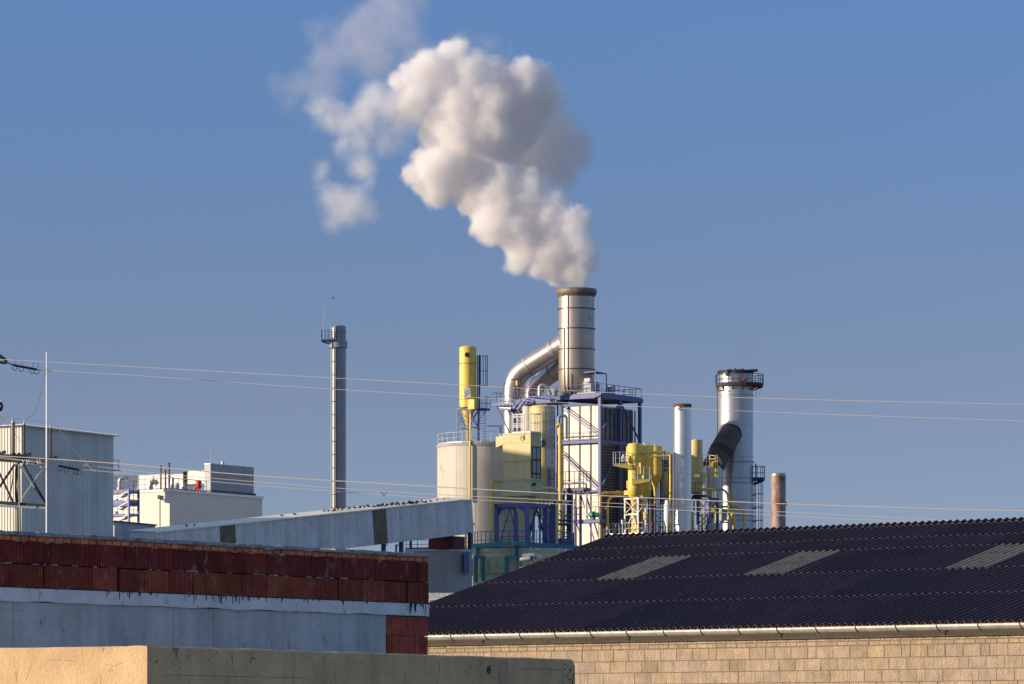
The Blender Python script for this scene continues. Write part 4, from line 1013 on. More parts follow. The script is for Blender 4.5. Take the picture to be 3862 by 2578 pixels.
# ---------------------------------------------------------------- yellow cylinder tank behind the filter, with platform and cage ladder
D=447; c=ccyl(2046,D); k=px(1,D); Z=lambda Y: zw(Y,D)
t=thing('yellow_tank','broad pale yellow cylindrical tank with domed top behind the box filter','tank',(c[0],c[1],Z(1850)))
b=MB(); b.lathe(c,dome(49,1526,11,D,Z(1890)),44); b.build('shell',M['pale_yellow'],t)
b=MB(); b.ring(c,48.8*k,1*k,Z(1539),Z(1537)); b.ring(c,48.8*k,.8*k,Z(1560),Z(1559)); b.path([W(2057,1533,D-1),W(2057,1526,D-1)],.09); b.build('rim',M['olive'],t)
f=Fr(2043,D-2.0)
b=MB(); La=f.ln(2076,f.u); Lb=f.ln(2004,-f.v); b.box(f,0,La,-Lb,0,Z(1672),Z(1664)); b.box(f,.0,La,-Lb,0,Z(1684),Z(1673)); b.build('platform',M['blue'],t)
b=MB(); b.rail([f.p(0,-Lb,Z(1664)),f.p(0,0,Z(1664)),f.p(La,0,Z(1664))],h=Z(1560)-Z(1664),sp=.8,r=.04,mid=False)
for h in (Z(1592),Z(1628)): b.rail([f.p(0,-Lb,h-.0),f.p(0,0,h),f.p(La,0,h)],h=.02,sp=9,r=.035,mid=False,toe=False)
b.build('railing',M['grey_rail'],t)
b=MB(); b.box(f,-.06,.0,-Lb+.2,-.35,Z(1658),Z(1632)); b.build('green_cabinet',M['olive'],t)
b=MB(); b.box(f,-.07,.0,-Lb+.2,-.2,Z(1681),Z(1661)); b.build('grey_cabinet',M['grey_screen'],t)
b=MB(); q=W(2084,1860,D-1.4); b.ladder(q,Z(1566),side=Vector((.8,-.5,0)),w=.5,r=.035,cage=(Z(1840),),out=Vector((-.5,-.8,0))); b.build('caged_ladder',M['blue'],t)

# yellow riser pipe and grey gooseneck
D=466; k=px(1,D)
b=MB(); b.path(bend([W(2096,1608,D),W(2113,1600,D),W(2113,1640,D),W(2113,1900,D),W(2113,2085,D)],.5,5),8*k,n=14); 
for y in (1630,1700,1780): b.lathe(ccyl(2113,D),[(9.5*k,zw(y+3,D)),(9.5*k,zw(y,D))],14)
o=b.build('yellow_riser',M['yellow']); tag(o,'thick vertical yellow pipe between the yellow tank and the white tower','pipe')
D=467.5; k=px(1,D)
b=MB(); b.path(bend([W(2107,1640,D),W(2107,1566,D),W(2136,1566,D),W(2136,1655,D)],.8,8),5.5*k,n=12); o=b.build('grey_gooseneck',M['stack_white']); tag(o,'grey gooseneck pipe against the sunlit face of the white tower','pipe')

# ---------------------------------------------------------------- white clad tower in blue frame
D=470; ft=Fr(2263,D); Lv=ft.ln(2098,-ft.v); Lu=ft.ln(2413,ft.u); Z=lambda Y: zw(Y,D)
t=thing('clad_tower','tall tower of white panels held in a blue steel frame under the chimney','tower',ft.p(Lu/2,-Lv/2,0))
b=MB(); i_=.45
b.box(ft,i_,Lu-i_-.3,-Lv+i_,-i_,0,Z(1527)); b.build('cladding',M['panel_white'],t)
b=MB(); b.box(ft,i_+.05,Lu-i_-.35,-i_-.02,-i_+.03,Z(1668),Z(1533)); b.build('dark_side_cladding',M['panel_dark'],t)
b=MB(); b.box(ft,i_+.05,Lu-i_-.9,-i_-.02,-i_+.05,0,Z(1672)); 
b.build('louver_backing',M['louver'],t)
b=MB(); z=Z(2080)
while z<Z(1676):
    for (p,q) in ((i_+.1,2.0),(2.15,3.9),(4.05,5.7),(5.85,Lu-i_-1.0)):
        b.box(ft,p,q,-i_+.05,-i_+.14,z,z+.09)
    z+=.33
b.build('louver_blades',M['panel_dark'],t)
b=MB()
for X in (2145.7,2186.5,2228): 
    l=ft.ln(X,-ft.v,a=i_); b.box(ft,i_-.09,i_+.02,-l-.06,-l+.06,0,Z(1525))
for y in (1541,): b.box(ft,i_-.03,i_,-Lv+i_,-i_,Z(y+1),Z(y))
for y in (1640,): b.box(ft,i_-.12,i_,-Lv+i_,-i_,Z(y+2),Z(y-1))
n=9
for j in range(n): 
    a=i_+.5+(Lu-1.4)*j/(n-1); b.box(ft,a-.05,a+.05,-i_,-i_+.13,Z(1668),Z(1531-j*0))
b.build('cladding_ribs',M['dark_steel'],t)
b=MB()
for a,bb in ((0,0),(0,-Lv),(Lu,0),(Lu,-Lv),(Lu*.5,0)): b.beam(ft.p(a,bb,0),ft.p(a,bb,Z(1492)),.34,.34)
b.build('column',M['blue'],t)
b=MB()
zt_=Z(1492)
for p,q,w_ in (((0,.2),(0,-Lv),.55),((0,.2),(Lu+.2,.2),.55),((Lu,0),(Lu,-Lv),.5),((0,-Lv),(Lu,-Lv),.5)):
    b.beam(ft.p(*p,zt_),ft.p(*q,zt_),.3,w_*.85)
for y in (1663,): 
    b.beam(ft.p(0,0,Z(y)),ft.p(0,-Lv,Z(y)),.25,.30); b.beam(ft.p(0,0,Z(y)),ft.p(Lu,0,Z(y)),.25,.34)
b.beam(ft.p(0,0,Z(1850)),ft.p(0,-Lv,Z(1850)),.25,.25)
b.build('beam',M['blue'],t)
b=MB(); b.box(ft,-.1,Lu+.1,-Lv,.2,Z(1486),Z(1484)); b.build('deck',M['navy'],t)
b=MB()
def br(p,q,w_=.16): b.beam(ft.p(*p),ft.p(*q),w_,.1)
for off in (0,.28): 
    br((-.05,-Lv+.2,Z(1508)-off),(-.05,-.2,Z(1632)-off),.10); br((-.05,-Lv+.4,Z(1690)-off),(-.05,-.2,Z(1838)-off),.10)
br((-.05,-2.6,Z(1860)),(-.05,-.2,Z(2090)))
br((0,-Lv+.3,Z(2040)),(0,-.3,Z(2110)))
for (p,q) in (((Lu*.5,Z(1505)),(0.1,Z(1625))),((Lu*.5,Z(1505)),(Lu,Z(1650))),((Lu*.5,Z(1680)),(0.1,Z(1840)))): br((p[0],.03,p[1]),(q[0],.03,q[1]),.18)
b.build('brace',M['blue'],t)
b=MB(); b.rail([ft.p(0,-Lv,Z(1484)),ft.p(0,.2,Z(1484)),ft.p(Lu,.2,Z(1484)),ft.p(Lu,-Lv,Z(1484))],h=1.15,sp=1.15,r=.035); b.build('railing',M['blue'],t)
b=MB(); b.rail([ft.p(.1,-Lv+.4,Z(1655)),ft.p(.1,-.2,Z(1655))],h=.9,sp=1.2,r=.025); b.build('mid_railing',M['blue'],t)
# left platform and stairs
fl=Fr(2098,D+2.2); Ll=fl.ln(1857,-fl.v)
t=thing('stair_platform','blue steel platform with zigzag stairs left of the white tower','platform',fl.p(1,-Ll/2,Z(1600)))
b=MB(); zt_=Z(1500); b.box(fl,0,2.6,-Ll,0,zt_-.35,zt_-.05)
b.hexa([fl.p(-.1,-5.2,zt_),fl.p(2,-5.2,zt_),fl.p(2,-.2,zt_-.3),fl.p(-.1,-.2,zt_-.3),fl.p(-.1,-4.4,zt_+.42),fl.p(2,-4.4,zt_+.42),fl.p(2,-2.6,zt_+.42),fl.p(-.1,-.2,zt_-.1)]); b.build('deck',M['blue'],t)
b=MB(); b.rail([fl.p(0,-Ll,zt_),fl.p(0,-5.1,zt_),fl.p(0,-4.2,zt_+.42),fl.p(0,-2.6,zt_+.42),fl.p(0,0,zt_-.1)],h=1.2,sp=.9,r=.032); b.rail([fl.p(0,-Ll,zt_),fl.p(2.6,-Ll,zt_),fl.p(2.6,0,zt_)],h=1.2,sp=1,r=.03); b.build('railing',M['blue'],t)
b=MB()
def vb(a,X): return -fl.ln(X,-fl.v,a=a)
L1=fl.p(-.2,0,0)
def sp_(X,Y,a=-.3): 
    bb=vb(a,X); q=fl.p(a,bb,0); return Vector((q.x,q.y,zw(Y,q.y)))
def flight(p,q,wd=.8):
    for s_ in (0,wd):
        o_=fl.u*s_; b.beam(p+o_,q+o_,.06,.26)
    n=int(abs(q.z-p.z)/.22)
    for i in range(n): 
        r_=p.lerp(q,(i+.5)/n); b.beam(r_,r_+fl.u*wd,.26,.04)
flight(sp_(1922,1547),sp_(1990,1622)); flight(sp_(1950,1543,-.9),sp_(1984,1500,-.9)); flight(sp_(1933,1542,-.5),sp_(1962,1505,-.5))
p=sp_(1883,1545,-1.0); q=sp_(1926,1547,-1.0); b.hexa([p,q,q+fl.u*1.4,p+fl.u*1.4,p+Vector((0,0,.22)),q+Vector((0,0,.22)),q+fl.u*1.4+Vector((0,0,.22)),p+fl.u*1.4+Vector((0,0,.22))])
b.build('stairs',M['blue'],t)
b=MB(); b.rail([p+Vector((0,0,.2)),q+Vector((0,0,.2))],h=1.1,sp=.6,r=.03)
for d_ in (1.0,.55): 
    a_,b_=sp_(1922,1547,-.35),sp_(1990,1622,-.35); b.tube(a_+Vector((0,0,d_)),b_+Vector((0,0,d_)),.03,n=5)
for y in (1563,1572,1597,1603,1610): b.beam(sp_(1936,y,-.6),sp_(1996,y-1,-.6),.06)
for X in (1935,1950,1966,1981,1996): b.beam(sp_(X,1625,-.6),sp_(X,1562,-.6),.06)
b.build('stair_railing',M['grey_rail'],t)
b=MB(); b.beam(sp_(1862,1512,.1),sp_(1922,1630,.1),.14); b.beam(sp_(1862,1512,2.2),sp_(1922,1630,2.2),.12)
for X in (1935,1975,2010,2060): b.beam(sp_(X,1510,.3),sp_(X,1640,.3),.16); 
b.beam(sp_(1935,1512,.3),sp_(2010,1570,.3),.12); b.beam(sp_(2010,1512,.3),sp_(1935,1580,.3),.12); b.beam(sp_(2060,1512,1),sp_(2098,1560,1),.14)
b.build('strut',M['navy'],t)

# ---------------------------------------------------------------- main chimney with two flue ducts
D=475; c=ccyl(2174,D); k=px(1,D); Z=lambda Y: zw(Y,D)
t=thing('main_chimney','tallest ribbed steel chimney with flared rim and steam plume rising from it','chimney',(c[0],c[1],Z(1490)))
b=MB(); b.lathe(c,[(52*k,Z(1500)),(67*k,Z(1466)),(67.6*k,Z(1400)),(67.6*k,Z(1118)),(66*k,Z(1112)),(60*k,Z(1112))],72,cap=False); b.build('shaft',M['stack_steel'],t)
b=MB(); b.lathe(c,[(67.6*k,Z(1121)),(74*k,Z(1112)),(76.5*k,Z(1109)),(76.5*k,Z(1094)),(74*k,Z(1090)),(66*k,Z(1090)),(62*k,Z(1112))],72,cap=False); o=b.build('rim',M['rim_steel'],t)
b=MB(); b.lathe(c,[(62*k,Z(1120)),(62*k,Z(1092))],48,cap=False); b.build('inner_lining',M['black'],t)
for y in (1166,1241,1318,1394): b=MB(); b.ring(c,67*k,4.6*k,Z(y+1.5),Z(y-1.2),72); b.build('stiffening_ring',M['dark_steel'],t)
b=MB()
def onr(X,r_=67.9): 
    x=(X-2174)*k; return Vector((c[0]+x,c[1]-math.sqrt((r_*k)**2-x*x),0))
for X,Y0,w_ in ((2141,1108,.10),(2128.5,1240,.13),(2154.5,1415,.09)): 
    q=onr(X); b.beam(Vector((q.x,q.y,Z(1490))),Vector((q.x,q.y,Z(Y0))),w_,.16)
b.build('vertical_rib',M['dark_steel'],t)
b=MB()
for X,Y,h in ((2160,1197,.12),(2158,1216,.14),(2227,1204,.16),(2221,1214,.4)): 
    q=onr(X,67.7); b.beam(Vector((q.x,q.y,Z(Y))),Vector((q.x,q.y,Z(Y)+h)),.05,.04)
b.build('cleats',M['rust'],t)
for i,(Xv,Yt,Dd,rr,ex,ey,lb) in enumerate(((1934.5,1418,478.2,38,2150,1283,'near sunlit flue duct'),(2007,1462,481.5,34,2140,1365,'rear flue duct in shade'))):
    b=MB(); p0=W(Xv,1645,Dd); p1=W(Xv,Yt,Dd); p2=W(ex,ey,475.2 if i==0 else 477); kk=px(1,Dd)
    pts=bend([p0,p1,p2],2.0 if i==0 else 1.6,5); b.path(pts,rr*kk,n=36); o=b.build('flue_duct',M['pipe_steel'],t); o['label']=lb
    b=MB(); d=(p2-pts[-2]).normalized()
    for fq_ in ((.05,.62) if i==0 else (.5,)):
        q=pts[-2].lerp(p2,fq_); b.path([q-d*.14,q+d*.14],rr*kk*1.035,n=36,caps=False); 
        if fq_>.5: b.path([q+d*.3,q+d*.36],rr*kk*1.05,n=36,caps=True)
    b.build('duct_collar',M['zincd'],o)
# equipment on the deck
b=MB(); q=[W(2171,1399,473),W(2288,1411,472.5)]
dk=ft
xs=[W(2174,1409,474),W(2246,1402,471.6),W(2287,1411,474.2),W(2215,1409,476)]
b.hexa([p for p in xs]+[p+Vector((0,0,.12)) for p in xs]); 
for p in xs: b.beam(Vector((p.x,p.y,Z(1486))),p,.09)
o=b.build('deck_canopy',M['blue']); tag(o,'thin flat canopy on slim posts at the foot of the tallest chimney','canopy')
def bx(name,lab,cat,X0,X1,Y0,Y1,D_,m,dep=1.,round_=False,group=None):
    b=MB()
    if round_: b.lathe(((xw((X0+X1)/2,D_)),D_),[(px((X1-X0)/2,D_),zw(Y1,D_)),(px((X1-X0)/2,D_),zw(Y0+3,D_)),(px((X1-X0)/2.4,D_),zw(Y0,D_)),(.02,zw(Y0-1,D_))],20)
    else:
        f_=Fr(X1,D_); l=f_.ln(X0,-f_.v); b.box(f_,0,dep,-l,0,zw(Y1,D_),zw(Y0,D_)); b.box(f_,-.03,dep+.03,-l-.03,.03,zw(Y0,D_),zw(Y0,D_)+.06)
    o=b.build(name,M[m]); tag(o,lab,cat,group); return o
bx('control_cabinet','small cream cabinet on top of the brown stained unit by the chimney foot','cabinet',2203,2224,1427,1438,471.5,'gallery_clad',.5)
bx('stained_unit','brown stained machine unit below the deck canopy','machine',2200,2228,1439,1486,472,'conc',1.0)
bx('blue_grey_tank','small blue grey tank right of the stained unit on the tower deck','tank',2232,2262,1441,1486,474,'grey_screen',1,True)
bx('grey_barrel','upright grey barrel with white pipe on the right side of the tower deck','barrel',2291,2321,1453,1494,474,'grey_screen',1,True)
bx('yellow_cabinet','small yellowed cabinet hung between the two flue ducts','cabinet',1945,1957,1436,1452,472,'pale_yellow',.3)
b=MB(); b.beam(W(1925,1431,471.5),W(1979,1429,471.5),.08,.12); b.beam(W(1943,1433,471.5),W(1943,1494,471.5),.09); b.beam(W(1954,1433,471.5),W(1954,1500,471.5),.16); b.beam(W(1966,1440,471.5),W(1950,1500,471.5),.06); b.beam(W(1976,1450,471.5),W(1976,1500,471.5),.10)
o=b.build('rusty_rack',M['rust']); tag(o,'rusty steel frame standing between the two flue ducts','steel rack')
b=MB(); D_=472; b.tube(W(2036,1492,D_),W(2036,1462,D_),px(9,D_),n=16); b.path(bend([W(2036,1462,D_),W(2040,1452,D_),W(2058,1455,D_),W(2070,1470,D_),W(2074,1488,D_)],.4,3),px(8,D_),n=16)
o=b.build('curved_steel_duct',M['pipe_steel']); tag(o,'short curved steel duct on the stair platform beside the chimney foot','duct')
b=MB(); b.lathe(ccyl(2091,D_),[(px(9,D_),zw(1492,D_)),(px(15,D_),zw(1468,D_)),(px(15,D_),zw(1466,D_))],18); o=b.build('funnel',M['concrete_far']); tag(o,'grey funnel between curved duct and the tallest chimney','funnel')
b=MB(); b.tube(W(2176,1483,469.7),W(2211,1483,469.5),px(3,470),n=10); b.tube(W(2213,1481,469.5),W(2246,1480,469.3),px(3,470),n=10); o=b.build('white_pipe_run',M['white_paint']); tag(o,'white horizontal pipe lying along the front edge of the tower deck','pipe')
b=MB(); b.lathe(ccyl(1996,474),[(px(26,474),zw(1650,474)),(px(26,474),zw(1533,474))],30); o=b.build('rear_duct',M['silo_white']); tag(o,'pale vertical duct seen between stairs and the yellow tank','duct')
# white pipes and pump platform low at the tower face
D=466; k=px(1,D)
b=MB(); b.path(bend([W(2125,1822,D),W(2160,1821,D),W(2211,1818,D),W(2211,1938,D),W(2228,1945,D)],.9,6),5.2*k,n=12)
o=b.build('white_bent_pipe',M['white_paint']); tag(o,'white pipe bending down to the green pump on the tower face','pipe')
b=MB(); q=W(2229,1941,D-.2); b.tube(q,q+Vector((.35,-.25,0)),.40,n=18); b.tube(q+Vector((.4,-.25,0)),q+Vector((.9,-.3,0)),.28,n=14); b.beam(q+Vector((.2,-.1,-.5)),q+Vector((.2,-.1,-.1)),.4)
o=b.build('green_pump',M['green_valve']); tag(o,'dark green pump at the lower end of the white bent pipe','pump')
for (X0,X1,Yd,Yr,lab,nm) in ((2098,2200,1843,1777,'dark blue service platform with railings left of the white bent pipe',0),(2159,2262,1962,1912,'lower service platform carrying the green pump',1)):
    t=thing('service_platform',lab,'platform',W((X0+X1)/2,Yd,D))
    b=MB(); f=Fr(X1 if nm else 2200,D-.8); l=f.ln(X0,-f.v); b.box(f,0,1.6,-l,0,zw(Yd+9,D),zw(Yd,D)); 
    for bb in (-.2,-l+.2): b.beam(f.p(.5,bb,zw(Yd+5,D)),f.p(1.6,bb,zw(Yd+60,D)),.1)
    b.build('deck',M['blue' if nm else 'navy'],t)
    b=MB(); b.rail([f.p(1.4,-l,zw(Yd,D)),f.p(0,-l,zw(Yd,D)),f.p(0,0,zw(Yd,D)),f.p(1.4,0,zw(Yd,D))],h=zw(Yr,D)-zw(Yd,D),sp=.6,r=.04); b.build('railing',M['navy' if not nm else 'blue'],t)
t=thing('process_rack','dense blue steel rack with struts and landings behind the pale green pipe','steel frame',W(2080,2080,450))
for X,D_,w_,y0 in ((2036,449.5,.16,1880),(2050,451,.22,1850),(2074,450.5,.16,1905),(2100,451,.30,1850),(2140,452,.18,1860),(2172,462,.14,1850),(2192,462,.12,1850)):
    b=MB(); b.beam(Vector((xw(X,D_),D_,10)),W(X,y0,D_),w_); b.build('column',M['navy' if w_>.17 else 'blue'],t)
for (x0,y0,x1,y1,w_) in ((2036,1912,2100,1980,.12),(2100,1912,2036,1985,.12),(2036,1990,2100,2060,.12),(2100,1990,2040,2060,.10),(2100,1930,2152,1975,.10),(2150,1930,2104,1978,.10),(2100,1990,2152,2040,.10),(2152,1990,2104,2040,.1)):
    b=MB(); b.beam(W(x0,y0,450.5),W(x1,y1,450.5),w_,.08); b.build('strut',M['blue'],t)
for (x0,x1,y) in ((2030,2100,1905),(2030,2104,1985),(2060,2160,1975),(2100,2165,2052),(2034,2100,2062)):
    b=MB(); b.hexa([W(x0,y+6,449.6),W(x1,y+6,449.6),W(x1,y+6,451.4),W(x0,y+6,451.4),W(x0,y,449.6),W(x1,y,449.6),W(x1,y,451.4),W(x0,y,451.4)]); b.build('landing',M['navy'],t)
for (x0,x1,y) in ((2030,2100,1985),(2104,2160,1975),(2104,2162,2050)):
    b=MB(); b.rail([W(x0,y,449.6),W(x1,y,449.6)],h=1.0,sp=.6,r=.035); b.build('railing',M['grey_rail'],t)
for X,y0,y1,r_,m_ in ((2022,1888,1935,.10,'white_paint'),(2044,1915,1960,.12,'pipe_steel'),(2064,1920,2050,.09,'white_paint'),(2090,1880,1940,.08,'grey_rail'),(2158,1900,2040,.08,'white_paint'),(2166,1880,2090,.06,'grey_rail')):
    b=MB(); b.tube(W(X,y1,449.2),W(X,y0,449.2),r_,n=10); b.build('riser_pipe',M[m_],t)
for (x,y) in ((2020,1925),(2028,1940),(2048,1950),(2058,1962),(2078,1925)):
    b=MB(); b.lathe(((xw(x,449)),449),[(.05,zw(y+7,449)),(.22,zw(y+5,449)),(.22,zw(y-3,449)),(.05,zw(y-5,449))],12); b.build('valve',M['pipe_steel'],t)
t=thing('pipe_tower','dark blue pipe and column bundle right of the yellow dust filter','steel frame',W(2125,2100,449))
b=MB()
for X,D_,w_ in ((2152,450,.42),(2088,447,.55),(2128,449,.14),(2066,449,.16)): b.beam(Vector((xw(X,D_),D_,10)),W(X,1850 if X!=2088 else 1900,D_),w_)
b.build('column',M['navy'],t)
b=MB()
for y in range(1870,2100,14): b.beam(W(2128,y,449),W(2146,y,449.5),.06)
for y in (1892,1960,2040): b.beam(W(2088,y,448),W(2152,y+3,450),.22)
b.beam(W(2110,1925,448),W(2140,1950,449),.12); b.beam(W(2110,2045,447),W(2160,2045,449),.5,.9)
b.build('rungs',M['navy'],t)
b=MB()
for X,y0,y1 in ((2123,1885,1960),(2131,1882,1955),(2142,1888,1900),(2078,1884,1905)): b.tube(W(X,y1,447.5),W(X,y0,447.5),.09,n=8)
b.build('white_riser',M['white_paint'],t)
# ================================================================ right of the tower
# ---------------------------------------------------------------- yellow filter row
D=466
def Zd(Y,D): return zw(Y,D)
t=thing('yellow_cyclone','front yellow cyclone filter with two small railed side platforms','filter vessel',(xw(2394,D),D,Zd(1972,D)))
c=ccyl(2394,D); k=px(1,D); Z=lambda Y: zw(Y,D)
b=MB(); b.lathe(c,[(27*k,Z(1742)),(27*k,Z(1676))]+[(27*k*math.cos(a),Z(1676)+7*k*math.sin(a)) for a in (.3,.7,1.1,1.5)],36); b.build('upper_shell',M['yellow'],t)
b=MB(); b.lathe(c,[(25.5*k,Z(1840)),(25.5*k,Z(1742))],36,cap=False); b.build('middle_shell',M['yellow'],t)
b=MB(); b.lathe(c,[(22*k,Z(1870)),(27*k,Z(1866)),(27.5*k,Z(1840))],36); b.build('lower_drum',M['yellow'],t)
b=MB(); b.ring(c,26.5*k,1.3*k,Z(1743),Z(1741)); b.ring(c,25*k,3.4*k,Z(1842),Z(1839)); b.build('flange',M['pale_yellow'],t)
b=MB(); c2=(xw(2391,D),D); b.lathe(c2,[(6.5*k,Z(1952)),(7*k,Z(1908)),(14*k,Z(1884)),(19*k,Z(1870))],20); b.build('outlet_cone',M['yellow'],t)
b=MB(); f=Fr(2404,D-.5); b.box(f,-.2,.5,-.75,0,Z(2012),Z(1985)); b.hexa([f.p(-.1,-.7,Z(1985)),f.p(.4,-.7,Z(1985)),f.p(.4,-.1,Z(1985)),f.p(-.1,-.1,Z(1985)),f.p(0,-.6,Z(1958)),f.p(.3,-.6,Z(1958)),f.p(.3,-.2,Z(1958)),f.p(0,-.2,Z(1958))]); b.tube(f.p(-.1,-.35,Z(1998)),f.p(-.32,-.3,Z(1998)),.1,n=10); b.build('discharge_valve',M['yellow'],t)
b=MB(); f=Fr(2368,D); b.box(f,-.1,.1,-.15,0,Z(1740),Z(1683)); b.box(f,-.1,.1,-.12,.02,Z(1840),Z(1812)); b.box(f,-.1,.4,-.45,.1,Z(1866),Z(1849)); b.build('side_box',M['yellow'],t)
# platforms
for (X0,X1,Yd,Yt,left) in ((2313,2381,1751,1704,True),(2384,2450,1810,1761,False)):
    Df=D-1.1
    b=MB(); p0=W(X0,Yd,Df); p1=W(X1,Yd,Df); h=px(5,D); hh=px(18,D)
    back=Vector((0.3,1.0,0))
    lo=(p0+Vector((0,0,-h)),p1+Vector((0,0,-hh))) if left else (p0+Vector((0,0,-hh)),p1+Vector((0,0,-h)))
    b.hexa([lo[0],lo[1],lo[1]+back,lo[0]+back,p0,p1,p1+back,p0+back]); pl=b.build('platform',M['yellow'],t)
    b=MB(); h_=zw(Yt,Df)-zw(Yd,Df); b.rail([p0+back,p0,p1-(Vector((.6,0,0)) if left else Vector()), p1-(Vector((.6,0,0)) if left else Vector())+back*.7],h=h_,sp=.72,r=.035); b.build('platform_railing',M['grey_rail'],pl)
b=MB(); q=W(2351,1742,D-.8); b.lathe((q.x,q.y),[(.05,Z(1744)),(px(8,D),Z(1741)),(px(8.5,D),Z(1727)),(px(6,D),Z(1722)),(.05,Z(1721))],16); b.tube(W(2351,1722,D-.8),W(2351,1712,D-.8),.12,n=8); b.build('air_vessel',M['white_paint'],t)
b=MB(); b.beam(W(2415,1786,D-1.0),W(2415,1745,D-1.0),.2); b.beam(W(2425,1803,D-1),W(2425,1792,D-1),.16); b.build('pipe_stub',M['yellow'],t)
# second and third vessels
for X,Rp,Y0,Y1,DD,lab,vis in ((2432,25,1674,1850,469.,'second yellow vessel partly hidden behind the front cyclone','r'),(2472,25,1679,1790,472.,'third yellow vessel at the back of the row, mostly in shade','r')):
    t2=thing('yellow_vessel',lab,'filter vessel',(xw(X,DD),DD,zw(2000,DD))); c=ccyl(X,DD); kk=px(1,DD)
    b=MB(); b.lathe(c,dome(Rp,Y0,8,DD,zw(Y1,DD)),32); b.build('shell',M['yellow'],t2)
    b=MB(); b.ring(c,Rp*kk*.99,1.4*kk,zw(1747,DD),zw(1745,DD)); b.ring(c,Rp*kk*.99,1.2*kk,zw(1697,DD),zw(1695,DD)); b.tube(Vector((c[0],c[1],zw(Y0+1,DD))),Vector((c[0],c[1],zw(Y0-4,DD))),.15); b.build('flange',M['pale_yellow'],t2)
    b=MB(); b.lathe(c,[(5*kk,zw(min(1990,Y1+110),DD)),(7*kk,zw(Y1+50,DD)),(Rp*kk*.98,zw(Y1,DD))],18); b.build('outlet_cone',M['yellow'],t2)
# pipes
k=px(1,468); D4=468
b=MB(); b.path(bend([W(2419,1708,465.5),W(2519,1703,D4),W(2529,1716,D4),W(2529,2030,D4)],.45,5),5.2*k,n=14)
for X in (2423,2428,2514): b.tube(W(X,1707.5,466),W(X+2,1707.5,466),7*k,n=14)
b.lathe(ccyl(2529,D4),[(6.3*k,zw(1719,D4)),(6.3*k,zw(1716,D4))],12)
o=b.build('yellow_pipe',M['yellow']); tag(o,'yellow pipe running right from the front cyclone then straight down beside the polished stack','pipe')
b=MB(); b.tube(W(2455,1720,471),W(2524,1719,471),px(3.2,471),n=10); o=b.build('green_pipe',M['green_valve'] if False else M['olive']); tag(o,'thin olive pipe running level just below the yellow horizontal pipe','pipe')
D5=466; k=px(1,D5)
b=MB(); b.path(bend([W(2352,1857,D5+3),W(2276,1857,D5+1),W(2264,1866,D5),W(2264,2080,D5)],.5,5),4.6*k,n=12)
def sw(mb,p,q,rs): 
    n=len(rs); mb.path([p.lerp(q,i/(n-1)) for i in range(n)],rs,n=14)
sw(b,W(2273,1858,D5+1),W(2350,1857,D5+3),[5*k,7*k,7.5*k,5*k,5*k,6.5*k,5*k,6.5*k,5*k,8*k,8*k,6*k,4*k,4*k])
b.lathe(ccyl(2264,D5),[(5.6*k,zw(1912,D5)),(5.6*k,zw(1909,D5))],12)
o=b.build('yellow_pipe',M['yellow']); tag(o,'left one of two yellow swan neck pipes by the tower corner, with bulging fittings','pipe')
b=MB(); b.path(bend([W(2352,1868,D5+3),W(2305,1872,D5+1.4),W(2292,1890,D5+.6),W(2290,2050,D5+.4)],.6,5),4.6*k,n=12)
b.lathe((xw(2289,D5+.5),D5+.45),[(6.5*k,zw(1918,D5)),(7*k,zw(1915,D5)),(6*k,zw(1912,D5))],12)
o=b.build('yellow_pipe',M['yellow']); tag(o,'right one of two yellow swan neck pipes, slimmer with a smooth curve','pipe')
# pale stand under the cyclone
D=465.3; fs_=Fr(2407,D); L=fs_.ln(2357,-fs_.v)
t=thing('pale_stand','pale grey steel stand with cross braces under the front yellow cyclone','support frame',fs_.p(.7,-L/2,zw(2020,D))); Z=lambda Y: zw(Y,D)
b=MB()
for a,bb in ((0,0),(0,-L),(1.6,0),(1.6,-L)): b.beam(fs_.p(a,bb,Z(2030)),fs_.p(a,bb,Z(1878)),.15)
b.build('leg',M['gallery_roof'],t)
b=MB(); b.beam(fs_.p(0,.1,Z(1879)),fs_.p(0,-L-.1,Z(1879)),.2,.16); b.beam(fs_.p(0,0,Z(1879)),fs_.p(1.6,0,Z(1879)),.2,.16); b.beam(fs_.p(0,0,Z(1938)),fs_.p(0,-L+.1,Z(1938)),.12,.18)
for p,q in (((0,-L,1884),(0,0,1936)),((0,0,1884),(0,-L,1936)),((0,-L,2008),(0,-L*.5,1942)),((0,0,2008),(0,-L*.4,1942)),((0,0,1884),(1.6,0,1936)),((1.6,0,1884),(0,0,1936))): b.beam(fs_.p(p[0],p[1],Z(p[2])),fs_.p(q[0],q[1],Z(q[2])),.06)
b.build('brace',M['gallery_roof'],t)
# lower railed deck
D=466; t=thing('railed_deck','low railed deck on a cream plinth in front of the yellow cyclone stand','platform',W(2360,2018,D))
f=Fr(2428,D-1.5); L=f.ln(2299,-f.v); L2=f.ln(2270,-f.v); Z=lambda Y: zw(Y,D)
b=MB(); b.box(f,0,4,-L,0,Z(2020),Z(2014)); b.build('deck',M['grey_rail'],t)
b=MB(); b.box(f,.1,5,-L+.3,-1.2,Z(2032),Z(2021)); b.build('deck_beam',M['zincd'],t)
b=MB(); b.box(f,.3,6,-L2+.2,.3,5,Z(2030)); b.build('plinth',M['silo_white'],t)
b=MB(); b.rail([f.p(2,-L,Z(2014)),f.p(0,-L,Z(2014)),f.p(0,0,Z(2014)),f.p(3,0,Z(2014))],h=Z(1972)-Z(2014),sp=.68,r=.035); b.build('railing',M['grey_rail'],t)
b=MB(); g_=Fr(2296,D-1.3); b.rail([g_.p(0,-.75,Z(2040)),g_.p(0,0,Z(2040)),g_.p(0,.0,Z(2040))],h=1.3,sp=.4,r=.035); b.build('step_railing',M['blue'],t)
